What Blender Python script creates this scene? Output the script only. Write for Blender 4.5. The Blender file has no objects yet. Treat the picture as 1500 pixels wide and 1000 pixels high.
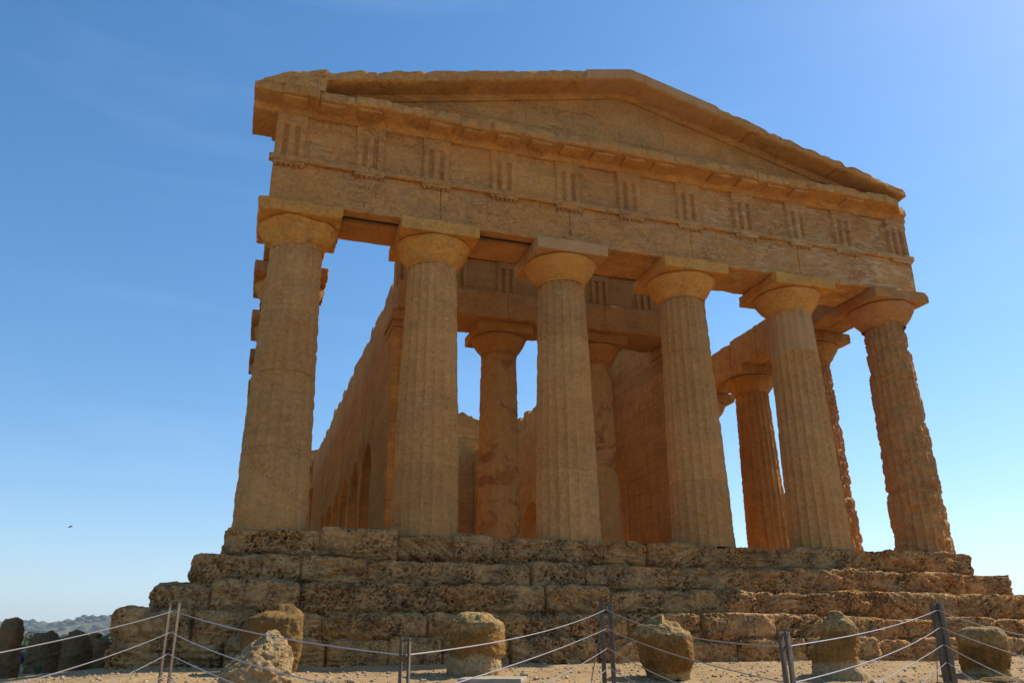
import bpy, math, random
import numpy as np
from mathutils import Vector, Matrix

random.seed(7)
rng = np.random.default_rng(7)
S = bpy.context.scene
COL = S.collection

# ------------------------------------------------------------------ camera
CAM = np.array([-8.083, -16.287, -2.212])
YAW, PITCH, ROLL, FPX = 0.3124, 0.3677, -0.0082, 1192.5
def cam_axes():
    f = np.array([math.sin(YAW)*math.cos(PITCH), math.cos(YAW)*math.cos(PITCH), math.sin(PITCH)])
    r = np.array([math.cos(YAW), -math.sin(YAW), 0.0]); u = np.cross(r, f)
    c, s = math.cos(ROLL), math.sin(ROLL)
    return c*r+s*u, -s*r+c*u, f
AR, AU, AF = cam_axes()
cd = bpy.data.cameras.new('camera'); cam = bpy.data.objects.new('camera', cd); COL.objects.link(cam)
m = Matrix(((AR[0], AU[0], -AF[0], CAM[0]), (AR[1], AU[1], -AF[1], CAM[1]), (AR[2], AU[2], -AF[2], CAM[2]), (0, 0, 0, 1)))
cam.matrix_world = m
cd.sensor_width = 36.0; cd.lens = 36.0*FPX/1500.0; cd.clip_start = 0.1; cd.clip_end = 30000
S.camera = cam

# ------------------------------------------------------------------ sky, sun, exposure
SUN = Vector((0.98, 0.155, 1.02)).normalized()
elev = math.asin(SUN.z); azim = math.atan2(SUN.x, SUN.y)
W = bpy.data.worlds.new('World'); S.world = W; W.use_nodes = True
wt = W.node_tree; wt.nodes.clear()
sky = wt.nodes.new('ShaderNodeTexSky'); sky.sky_type = 'NISHITA'; sky.sun_disc = False
sky.sun_elevation = elev; sky.sun_rotation = azim
sky.altitude = 100; sky.air_density = 1.0; sky.dust_density = 0.4; sky.ozone_density = 1.6
bg = wt.nodes.new('ShaderNodeBackground'); bg.inputs['Strength'].default_value = 0.118
wo = wt.nodes.new('ShaderNodeOutputWorld')
hs = wt.nodes.new('ShaderNodeHueSaturation'); hs.inputs['Saturation'].default_value = 1.36; hs.inputs['Hue'].default_value = 0.497
wt.links.new(sky.outputs[0], hs.inputs['Color'])
# very thin cirrus: streaks of slightly paler sky
tc = wt.nodes.new('ShaderNodeTexCoord'); mp = wt.nodes.new('ShaderNodeMapping'); mp.inputs['Rotation'].default_value = (.25, .1, .5); mp.inputs['Scale'].default_value = (1.1, 1.1, 9.0)
cn = wt.nodes.new('ShaderNodeTexNoise'); cn.inputs['Scale'].default_value = 1.6; cn.inputs['Detail'].default_value = 7; cn.inputs['Roughness'].default_value = .55; cn.inputs['Distortion'].default_value = .5
cr_ = wt.nodes.new('ShaderNodeMapRange'); cr_.inputs['From Min'].default_value = .48; cr_.inputs['From Max'].default_value = .8; cr_.inputs['To Max'].default_value = .06
cm = wt.nodes.new('ShaderNodeMix'); cm.data_type = 'RGBA'; cm.inputs[7].default_value = (6.0, 7.2, 8.6, 1)
wt.links.new(tc.outputs['Generated'], mp.inputs['Vector']); wt.links.new(mp.outputs[0], cn.inputs['Vector']); wt.links.new(cn.outputs['Fac'], cr_.inputs['Value'])
wt.links.new(cr_.outputs[0], cm.inputs[0]); wt.links.new(hs.outputs[0], cm.inputs[6]); wt.links.new(cm.outputs[2], bg.inputs['Color']); wt.links.new(bg.outputs[0], wo.inputs['Surface'])
ld = bpy.data.lights.new('sun', 'SUN'); ld.energy = 4.4; ld.angle = math.radians(0.5); ld.color = (1.0, 0.93, 0.82)
sun = bpy.data.objects.new('sun', ld); COL.objects.link(sun)
sun.rotation_euler = SUN.to_track_quat('Z', 'Y').to_euler(); sun.location = (30, 5, 40)
S.view_settings.view_transform = 'Standard'; S.view_settings.look = 'None'
S.view_settings.gamma = 1; S.view_settings.use_curve_mapping = False
S.view_settings.exposure = 0.6
S.cycles.max_bounces = 8; S.cycles.diffuse_bounces = 5; S.cycles.volume_bounces = 0

# ------------------------------------------------------------------ noise
PERM = np.random.default_rng(11).permutation(256).astype(np.int64)
PERM = np.concatenate([PERM, PERM, PERM])
GR = np.random.default_rng(12).normal(size=(256, 3)); GR /= np.linalg.norm(GR, axis=1)[:, None]
def perlin(P, seed=0):
    P = np.asarray(P, float)+seed*17.31
    i = np.floor(P).astype(np.int64); f = P-i; i &= 255
    w = f*f*f*(f*(f*6-15)+10)
    out = 0
    for dx in (0, 1):
        wx = w[..., 0] if dx else 1-w[..., 0]
        a = PERM[i[..., 0]+dx]
        for dy in (0, 1):
            wy = w[..., 1] if dy else 1-w[..., 1]
            b = PERM[a+i[..., 1]+dy]
            for dz in (0, 1):
                wz = w[..., 2] if dz else 1-w[..., 2]
                g = GR[PERM[b+((i[..., 2]+dz) & 255)]]
                out = out+wx*wy*wz*(g[..., 0]*(f[..., 0]-dx)+g[..., 1]*(f[..., 1]-dy)+g[..., 2]*(f[..., 2]-dz))
    return out*1.5
def fbm(P, sc=1.0, oc=3, seed=0, gain=0.5):
    P = np.asarray(P, float)*sc; a = 1; o = 0; t = 0
    for k in range(oc):
        o = o+a*perlin(P, seed+k*3); t += a; a *= gain; P = P*2.03
    return o/t
def worley(P, sc, seed=0):
    P = np.asarray(P, float)*sc+seed*7.7
    i = np.floor(P).astype(np.int64); f = P-i; best = np.full(P.shape[:-1], 9.0)
    T = np.random.default_rng(50+seed).random((256, 3))
    for dx in (-1, 0, 1):
        a = PERM[(i[..., 0]+dx) & 255]
        for dy in (-1, 0, 1):
            b = PERM[a+((i[..., 1]+dy) & 255)]
            for dz in (-1, 0, 1):
                h = PERM[b+((i[..., 2]+dz) & 255)]
                q = T[h]+np.array([dx, dy, dz])-f
                best = np.minimum(best, (q*q).sum(-1))
    return np.sqrt(best)
def sst(a, b, x):
    t = np.clip((np.asarray(x, float)-a)/(b-a), 0, 1); return t*t*(3-2*t)
def vnoise(P, sc, oc=3, seed=0):
    return np.stack([fbm(P, sc, oc, seed+40*k) for k in range(3)], -1)

# ------------------------------------------------------------------ mesh building
class MB:
    def __init__(s): s.V = []; s.F = []; s.n = 0
    def grid(s, P, closeu=False, flip=False):
        nu, nv = P.shape[:2]
        idx = np.arange(nu*nv).reshape(nu, nv)+s.n
        if closeu: idx = np.vstack([idx, idx[:1]])
        a, b, c, d = idx[:-1, :-1], idx[1:, :-1], idx[1:, 1:], idx[:-1, 1:]
        F = np.stack([a, b, c, d] if not flip else [a, d, c, b], -1).reshape(-1, 4)
        s.V.append(P.reshape(-1, 3)); s.F.append(F); s.n += nu*nv
    def quads(s, V, F):
        s.V.append(np.asarray(V, float)); s.F.append(np.asarray(F)+s.n); s.n += len(V)
    def box(s, lo, hi, res=0.08, rr=0.02, fn=None, faces='xXyYzZ'):
        lo = np.array(lo, float); hi = np.array(hi, float)
        ax = []
        for k in range(3):
            n = max(1, int(round((hi[k]-lo[k])/res)))
            t = np.linspace(lo[k], hi[k], n+1)
            r = min(rr, (hi[k]-lo[k])*0.3)
            ax.append(np.unique(np.concatenate([t, [lo[k]+r, hi[k]-r]])))
        for k in range(3):
            i, j = [q for q in range(3) if q != k]
            A, B = np.meshgrid(ax[i], ax[j], indexing='ij')
            for side in (0, 1):
                if 'xyz'[k] not in faces and not side: continue
                if 'XYZ'[k] not in faces and side: continue
                P = np.zeros(A.shape+(3,)); P[..., i] = A; P[..., j] = B; P[..., k] = hi[k] if side else lo[k]
                n_pos = (k != 1)
                P = rounded(P, lo, hi, rr)
                if fn is not None: P = fn(P)
                s.grid(P, flip=(side == 0) == n_pos)
    def tube(s, pts, r, n=6):
        pts = np.asarray(pts, float); t = np.gradient(pts, axis=0); t /= np.linalg.norm(t, axis=1)[:, None]
        up = np.array([0, 0, 1.0]) if abs(t[0][2]) < 0.9 else np.array([1.0, 0, 0])
        a = np.cross(t, up); a /= np.linalg.norm(a, axis=1)[:, None]; b = np.cross(t, a)
        r = np.broadcast_to(np.asarray(r, float), (len(pts),))
        th = np.linspace(0, 2*np.pi, n, endpoint=False)
        P = pts[None]+r[None, :, None]*(np.cos(th)[:, None, None]*a[None]+np.sin(th)[:, None, None]*b[None])
        s.grid(P, closeu=True, flip=True)
    def build(s, name, mat, parent=None, smooth=True, sharp=40):
        V = np.concatenate(s.V); F = np.concatenate([f.reshape(-1, 4) for f in s.F])
        me = bpy.data.meshes.new(name)
        tri = F[:, 3] < 0
        lens = np.where(tri, 3, 4)
        loops = F[F >= 0] if tri.any() else F.reshape(-1)
        me.vertices.add(len(V)); me.vertices.foreach_set('co', V.astype(np.float32).ravel())
        me.loops.add(int(lens.sum())); me.loops.foreach_set('vertex_index', loops.astype(np.int32).ravel())
        me.polygons.add(len(F)); st = np.concatenate([[0], np.cumsum(lens)[:-1]])
        me.polygons.foreach_set('loop_start', st.astype(np.int32))
        me.update(calc_edges=True); me.validate()
        if smooth:
            me.polygons.foreach_set('use_smooth', np.ones(len(me.polygons), bool))
            if sharp < 180: me.set_sharp_from_angle(angle=math.radians(sharp))
        me.materials.append(mat)
        o = bpy.data.objects.new(name, me); COL.objects.link(o)
        if parent is not None: o.parent = parent
        return o
def rounded(P, lo, hi, r):
    r = np.minimum(r, (hi-lo)*0.45)
    C = np.clip(P, lo+r, hi-r); D = P-C
    # ellipsoidal rounding
    q = D/np.where(r > 0, r, 1); l = np.linalg.norm(q, axis=-1, keepdims=True)
    k = np.where(l > 1, 1/np.maximum(l, 1e-9), 1)
    return C+D*k
def rough(amp=0.01, sc=3.0, seed=0, oc=3):
    return lambda P: P+vnoise(P, sc, oc, seed)*amp*2
def empty(name, loc=(0, 0, 0)):
    o = bpy.data.objects.new(name, None); COL.objects.link(o); o.location = loc; return o
def tag(o, label=None, cat=None, group=None, kind=None):
    for k, v in (('label', label), ('category', cat), ('group', group), ('kind', kind)):
        if v: o[k] = v
    return o

# ------------------------------------------------------------------ materials
def mat(name):
    M = bpy.data.materials.new(name); M.use_nodes = True; nt = M.node_tree
    b = nt.nodes['Principled BSDF']; b.inputs['Roughness'].default_value = 0.95
    b.inputs['Specular IOR Level'].default_value = 0.15
    return M, nt, b
class N:
    def __init__(s, nt):
        s.nt = nt; g = nt.nodes.new('ShaderNodeNewGeometry'); s.pos = g.outputs['Position']; s.nrm = g.outputs['Normal']
    def node(s, t, ins=None, **kw):
        n = s.nt.nodes.new(t)
        for k, v in kw.items(): setattr(n, k, v)
        for k, v in (ins or {}).items():
            if isinstance(v, bpy.types.NodeSocket): s.nt.links.new(v, n.inputs[k])
            else: n.inputs[k].default_value = v
        return n
    def scaled(s, v, sc):
        return s.node('ShaderNodeVectorMath', {0: v, 1: sc}, operation='MULTIPLY').outputs[0]
    def noise(s, sc, det=4, rough=0.6, vec=None, dist=0.0):
        return s.node('ShaderNodeTexNoise', {'Vector': vec or s.pos, 'Scale': sc, 'Detail': det, 'Roughness': rough, 'Distortion': dist}).outputs['Fac']
    def vor(s, sc, vec=None, rnd=1.0):
        return s.node('ShaderNodeTexVoronoi', {'Vector': vec or s.pos, 'Scale': sc, 'Randomness': rnd}).outputs['Distance']
    def rng(s, v, a, b, c=0.0, d=1.0):
        return s.node('ShaderNodeMapRange', {'Value': v, 'From Min': a, 'From Max': b, 'To Min': c, 'To Max': d}).outputs[0]
    def mix(s, f, a, b, bt='MIX'):
        n = s.nt.nodes.new('ShaderNodeMix'); n.data_type = 'RGBA'; n.blend_type = bt
        for i, v in ((0, f), (6, a), (7, b)):
            if isinstance(v, bpy.types.NodeSocket): s.nt.links.new(v, n.inputs[i])
            elif i == 0: n.inputs[0].default_value = v
            else: n.inputs[i].default_value = (*v, 1) if len(v) == 3 else v
        return n.outputs[2]
    def math(s, op, a, b=0.0):
        return s.node('ShaderNodeMath', {0: a, 1: b}, operation=op).outputs[0]
    def bump(s, h, st, dist=0.02, prev=None):
        ins = {'Height': h, 'Strength': st, 'Distance': dist}
        if prev is not None: ins['Normal'] = prev
        return s.node('ShaderNodeBump', ins).outputs[0]

def stone(name, dark=(.20, .115, .045), mid=(.36, .215, .085), light=(.50, .335, .165), grey=(.24, .20, .15),
          greyamt=0.35, pits=0.5, strata=0.5, plaster=None, brick=None, spec_scale=1.0, orange=0.4, drips=0.0, pitr=1.0, tint=(1.52, 1.20, .81), drum=0.0, blocks=None, cracks=0.0):
    M, nt, b = mat(name); n = N(nt)
    big = n.noise(0.55, 5, 0.6); med = n.noise(2.6, 6, 0.65); fine = n.noise(14, 6, 0.7); vf = n.noise(60, 3, 0.7)
    sv = n.scaled(n.pos, (0.8, 0.8, 9.0)); st = n.noise(1.2, 6, 0.7, sv, 0.4)
    c = n.mix(n.rng(med, .32, .68), dark, mid)
    c = n.mix(n.rng(fine, .38, .72, 0, .75), c, light)
    c = n.mix(n.math('MULTIPLY', n.rng(st, .42, .66), strata), c, light)
    c = n.mix(n.math('MULTIPLY', n.rng(big, .45, .65), orange), c, (.44, .22, .065))
    gm = n.noise(1.7, 7, 0.72, n.scaled(n.pos, (1, 1, 1.7)))
    c = n.mix(n.math('MULTIPLY', n.rng(gm, .5, .68), greyamt), c, grey)
    if drips:
        dv = n.scaled(n.pos, (5.0, 5.0, 0.5)); dn = n.noise(1.0, 5, .65, dv)
        c = n.mix(n.math('MULTIPLY', n.rng(dn, .52, .7), drips), c, (.19, .09, .035))
    hs = n.math('ADD', n.math('MULTIPLY', fine, .6), n.math('MULTIPLY', vf, .25))
    if pits:
        pv = n.vor(22*spec_scale); pv2 = n.vor(9*spec_scale)
        pm = n.rng(n.noise(2.2, 4, .6), .42, .62)
        p1 = n.math('MULTIPLY', n.rng(pv, .12*pitr, .3*pitr, 1, 0), pm); p2 = n.math('MULTIPLY', n.rng(pv2, .13*pitr, .2*pitr, 1, 0), pm)
        pp = n.math('MULTIPLY', n.math('MAXIMUM', p1, p2), pits)
        c = n.mix(pp, c, (.07, .04, .02))
        hs = n.math('SUBTRACT', hs, n.math('MULTIPLY', pp, 1.3))
    hs = n.math('ADD', hs, n.math('MULTIPLY', st, strata*.8))
    nb = n.bump(hs, 0.75, 0.03)
    if brick:
        w, h, jc = brick
        # joints on walls: run along x+y, up z
        sp = n.node('ShaderNodeSeparateXYZ', {0: n.pos})
        wob = n.math('MULTIPLY', n.noise(1.3, 2, .5), .08)
        cx = n.math('ADD', n.math('ADD', sp.outputs[0], sp.outputs[1]), wob); cz = n.math('ADD', sp.outputs[2], wob)
        cb = n.node('ShaderNodeCombineXYZ', {0: cx, 1: cz}).outputs[0]
        bt = n.node('ShaderNodeTexBrick', {'Vector': cb, 'Color1': (1, 1, 1, 1), 'Color2': (.6, .6, .6, 1), 'Mortar': (0, 0, 0, 1), 'Scale': 1.0,
             'Mortar Size': 0.012, 'Mortar Smooth': 0.3, 'Brick Width': w, 'Row Height': h})
        c = n.mix(n.math('MULTIPLY', n.rng(bt.outputs['Color'], .6, 1), jc*.5), c, n.mix(.5, c, dark))
        er = n.rng(n.noise(1.1, 3, .6), .35, .6, .25, 1)
        c = n.mix(n.math('MULTIPLY', n.math('MULTIPLY', bt.outputs['Fac'], er), jc), c, (.08, .045, .02))
        nb = n.bump(n.math('MULTIPLY', bt.outputs['Fac'], -1.0), 0.6*jc, 0.03, nb)
    if plaster:
        amt, pc, xa, xb, edge = plaster[:5]; sw = plaster[5] if len(plaster) > 5 else .5
        pn = n.noise(edge, 9, .68, n.scaled(n.pos, (1, 1, 1.5)), .6)
        streak = n.noise(2.6, 8, .8, n.scaled(n.pos, (1, 1, 7.0)))
        v = n.math('ADD', n.math('MULTIPLY', pn, 1-sw), n.math('MULTIPLY', streak, sw))
        if xb != xa:
            sp2 = n.node('ShaderNodeSeparateXYZ', {0: n.pos})
            v = n.math('ADD', v, n.rng(sp2.outputs[0], xa, xb, -.14, 0))
        th = .62-amt*.25
        pmk = n.rng(v, th, th+.018)
        pcn = n.mix(n.rng(n.noise(5, 5, .6), .3, .7), pc, tuple(q*.72 for q in pc))
        c = n.mix(n.math('MULTIPLY', pmk, .9), c, pcn)
        nb = n.bump(pmk, 0.5, 0.02, nb)
    if cracks:
        ck = n.math('ABSOLUTE', n.math('SUBTRACT', n.noise(1.6, 6, .62, n.scaled(n.pos, (1, 1, 1.6)), .8), .5))
        ck = n.math('MULTIPLY', n.rng(ck, 0, .007, 1, 0), n.math('MULTIPLY', n.rng(n.noise(.9, 2, .5), .45, .6), cracks))
        c = n.mix(ck, c, (.05, .03, .015)); nb = n.bump(n.math('MULTIPLY', ck, -1.0), .8, .03, nb)
    if drum:
        spd = n.node('ShaderNodeSeparateXYZ', {0: n.pos}); oi = n.node('ShaderNodeObjectInfo').outputs['Random']
        lv = n.math('FLOOR', n.math('ADD', n.math('DIVIDE', n.math('ADD', spd.outputs[2], n.math('MULTIPLY', oi, .15)), 1.5), n.math('MULTIPLY', n.math('FLOOR', n.math('MULTIPLY', oi, 37.0)), 5.0)))
        wn = n.node('ShaderNodeTexWhiteNoise', {'W': lv}, noise_dimensions='1D')
        c = n.mix(1.0, c, n.mix(wn.outputs['Value'], (1-drum, 1-drum, 1-drum*.9), (1+drum, 1+drum*.95, 1+drum*.8)), 'MULTIPLY')
    if blocks:
        bw, bh, bo, ba = blocks; spb = n.node('ShaderNodeSeparateXYZ', {0: n.pos})
        rw = n.math('FLOOR', n.math('DIVIDE', n.math('SUBTRACT', spb.outputs[2], bo), bh))
        cl_ = n.math('FLOOR', n.math('DIVIDE', n.math('ADD', n.math('ADD', spb.outputs[0], spb.outputs[1]), n.math('MULTIPLY', rw, bw*.37)), bw))
        wn = n.node('ShaderNodeTexWhiteNoise', {'Vector': n.node('ShaderNodeCombineXYZ', {0: rw, 1: cl_}).outputs[0]})
        c = n.mix(1.0, c, n.mix(wn.outputs['Value'], (1-ba, 1-ba, 1-ba*.9), (1+ba, 1+ba, 1+ba*.8)), 'MULTIPLY')
    c = n.mix(1.0, c, tint, 'MULTIPLY')
    nt.links.new(c, b.inputs['Base Color']); nt.links.new(nb, b.inputs['Normal'])
    return M

M_front = stone('front_limestone', dark=(.20,.11,.042), mid=(.35,.21,.085), light=(.47,.33,.175), pits=.4, strata=.3, greyamt=.45, orange=.3, brick=(1.25, .62, .45), blocks=(1.25, .62, 0, .09), cracks=.5)
M_cap = stone('capital_limestone', dark=(.26,.135,.04), mid=(.46,.265,.08), light=(.56,.37,.16), pits=.35, strata=.1, greyamt=.3, orange=.5, tint=(1.40, 1.15, .76))
M_arch = stone('architrave_limestone', dark=(.18,.095,.04), mid=(.33,.19,.078), light=(.48,.32,.16), pits=.3, strata=.3, greyamt=.4, orange=.35,
               plaster=(.50, (.47,.36,.25), -8, 5, 2.4, .62), blocks=(1.606, 1.1, 6.7, .10), cracks=.5)
M_corn = stone('cornice_limestone', dark=(.20,.105,.04), mid=(.36,.215,.085), light=(.48,.335,.175), pits=.45, strata=.15, greyamt=.5, orange=.4, blocks=(.803, 3, 0, .10), cracks=.4)
M_cella = stone('cella_sandstone', dark=(.24,.10,.028), mid=(.46,.225,.058), light=(.55,.31,.11), pits=.3, strata=.35, greyamt=.15, orange=.5, brick=(1.5, .52, .6), drips=.45, blocks=(1.5, .52, .28, .10), tint=(1.06, 1.05, .80))
M_flank = stone('flank_sandstone', dark=(.20,.085,.03), mid=(.40,.19,.06), light=(.48,.28,.11), pits=.4, strata=.15, greyamt=.2, orange=.4, drips=.7, tint=(1.05, 1.03, .78))
M_eroded = stone('eroded_limestone', drum=.10, tint=(1.30, 1.10, .80), dark=(.20,.10,.042), mid=(.37,.20,.085), light=(.48,.30,.15), pits=.6, strata=.2, greyamt=.35, orange=.3)
M_inner = stone('plastered_sandstone', dark=(.15,.072,.024), mid=(.29,.145,.048), light=(.36,.2,.08), pits=.35, strata=.25, greyamt=.1, orange=.3,
                plaster=(.72, (.46,.285,.12), 0, 0, .9, .12), tint=(1.15, 1.05, .82))
M_step = stone('step_limestone', dark=(.13,.075,.035), mid=(.36,.22,.10), light=(.52,.36,.19), grey=(.085,.072,.055), greyamt=.8, pits=1.0, strata=.2, orange=.5, pitr=1.75, tint=(1.38, 1.16, .89), cracks=.5)
M_porch = stone('porch_sandstone', dark=(.22,.10,.035), mid=(.38,.20,.065), light=(.46,.28,.11), pits=.3, strata=.3, greyamt=.15, orange=.4, drips=.2, tint=(1.06, 1.02, .78))
M_new = stone('restored_stone', tint=(1.28, 1.0, .68), drips=.35,  dark=(.36,.245,.15), mid=(.42,.295,.185), light=(.47,.34,.22), pits=.2, strata=.2, greyamt=.35, orange=.12)
M_pale = stone('pitted_grey_rock', dark=(.13,.095,.05), mid=(.30,.22,.11), light=(.44,.36,.24), grey=(.27,.25,.19), greyamt=.9, pits=.9, strata=.1, orange=.25, spec_scale=1.3, pitr=1.3, tint=(1.05, .98, .85))
M_boulder = stone('boulder_sandstone', tint=(.60, .54, .43), dark=(.17,.095,.03), mid=(.34,.20,.065), light=(.48,.35,.17), grey=(.16,.145,.085), greyamt=.7, pits=.6, strata=.1, orange=.5, spec_scale=1.6)
M_dark = stone('weathered_tomb_stone', tint=(1.0, .92, .8), dark=(.10,.06,.03), mid=(.2,.12,.06), light=(.3,.2,.1), grey=(.1,.09,.07), greyamt=.5, pits=.5, strata=.2, orange=.2)

def simple(name, col, rough=.8, metal=0.0, var=.25, sc=8):
    M, nt, b = mat(name); n = N(nt)
    c = n.mix(n.rng(n.noise(sc, 5, .6), .3, .7), tuple(q*(1-var) for q in col), tuple(min(1, q*(1+var)) for q in col))
    nt.links.new(c, b.inputs['Base Color']); b.inputs['Roughness'].default_value = rough; b.inputs['Metallic'].default_value = metal
    b.inputs['Specular IOR Level'].default_value = .4
    return M
M_metal = simple('post_steel', (.11, .078, .052), .7, .0, .35, 20)
M_cable = simple('steel_cable', (.42, .38, .37), .38, .7, .15, 60)
M_beam = simple('dark_steel_beam', (.05, .05, .04), .6, .3)

# ------------------------------------------------------------------ the ground
def ground_h(x, y):
    x = np.asarray(x, float); y = np.asarray(y, float)
    r = np.hypot(x, y-17)
    z = np.full(np.broadcast(x, y).shape, -2.36)
    f = np.clip(-2.6-y, 0, 16.5); z = z-0.088*np.minimum(f, 3.2)-0.118*np.clip(f-3.2, 0, 20)
    z = z-.20*sst(-9.5, -12.5, x)*sst(-9, -2, y)
    z = z-2.2*sst(-17, -60, x)-1.0*sst(16, 60, x)+.12*sst(6, 10, x)*sst(-7, -3, y)
    z = z-58*sst(120, 900, r)
    P = np.stack([x+0*y, y+0*x, 0*x*y], -1)
    near = sst(60, 20, np.hypot(x, y))
    z = z+fbm(P, .35, 3, 3)*.10*near+fbm(P, 2.2, 3, 5)*.030*near+fbm(P, 9, 2, 8)*.014*near
    z = z+fbm(P, .012, 4, 9)*14*sst(150, 700, r)
    return z
def lines(c0, c1, st, far, g):
    a = list(np.arange(c0, c1+1e-6, st)); s = st; x = c1
    while x < far: s *= g; x += s; a.append(x)
    s = st; x = c0
    while x > -far: s *= g; x -= s; a.insert(0, x)
    return np.array(a)
gx = lines(-13, 9.5, .045, 9000, 1.09); gy = lines(-6.6, -2.2, .035, 9000, 1.09)
X, Y = np.meshgrid(gx, gy, indexing='ij')
g = MB(); g.grid(np.stack([X, Y, ground_h(X, Y)], -1))
Mg, nt, b = mat('dry_earth'); n = N(nt)
gc = n.mix(n.rng(n.noise(.9, 6, .65), .35, .65), (.29, .18, .078), (.40, .265, .125))
gc = n.mix(n.rng(n.noise(11, 6, .75), .5, .72, 0, .6), gc, (.50, .38, .23))
gc = n.mix(n.rng(n.noise(5, 5, .7), .55, .72, 0, .5), gc, (.21, .13, .065))
spg = n.node('ShaderNodeVectorMath', {0: n.pos}, operation='LENGTH')
far = n.rng(spg.outputs['Value'], 45, 110)
fieldc = n.mix(n.rng(n.noise(.02, 5, .6), .4, .6), (.09, .11, .04), (.30, .24, .12))
fieldc = n.mix(n.rng(n.vor(.12), .1, .5, .8, 0), fieldc, (.05, .075, .03))
gc = n.mix(far, gc, fieldc)
nt.links.new(gc, b.inputs['Base Color'])
nt.links.new(n.bump(n.math('ADD', n.noise(30, 5, .75), n.math('MULTIPLY', n.noise(8, 4, .6), 1.5)), .8, .03), b.inputs['Normal'])
tag(g.build('ground', Mg, sharp=180), kind='structure')

# hills round the valley
az = np.linspace(0, 2*np.pi, 2600, endpoint=False); rr_ = np.concatenate([np.linspace(1500, 2600, 26), np.linspace(2650, 5200, 14)])
A, Rr = np.meshgrid(az, rr_, indexing='ij')
PX = np.stack([np.sin(A)*Rr, np.cos(A)*Rr, 0*A], -1)
ridge = sst(1500, 2500, Rr)*(1-.35*sst(2600, 5200, Rr))
hz = -70+ridge*(170+fbm(PX, 1/420., 5, 21)*150)+fbm(PX, 1/45., 3, 23)*7*ridge+np.abs(fbm(PX, 1/16., 2, 24))*9*ridge
hz[:, -1] = -90
PX[..., 2] = hz
h = MB(); h.grid(PX, closeu=True, flip=True)
Mh, nt, b = mat('hill_scrub'); n = N(nt)
hc = n.mix(n.rng(n.noise(.012, 7, .65), .42, .58), (.04, .05, .025), (.17, .14, .08))
hc = n.mix(n.rng(n.noise(.05, 5, .7), .45, .62, 0, .75), hc, (.025, .04, .015))
nt.links.new(hc, b.inputs['Base Color'])
tag(h.build('hills', Mh, sharp=180), kind='structure')

# ------------------------------------------------------------------ THE TEMPLE
temple = empty('greek_temple', (0, 17.5, -2.3))
tag(temple, 'roofless ochre sandstone temple with fluted columns and a gabled front on a stepped base', 'temple')
TB = Matrix.Translation(temple.location)
def P_(o, parent=temple):            # parent in world coordinates
    o.parent = parent
    if parent is temple: o.matrix_parent_inverse = TB.inverted()
    return o
XC = [-7.68, -4.70, -1.60, 1.60, 4.70, 7.68]
YF = [0, 3.1]+[3.1+3.16*k for k in range(1, 11)]+[37.8]
YB = YF[-1]
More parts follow.
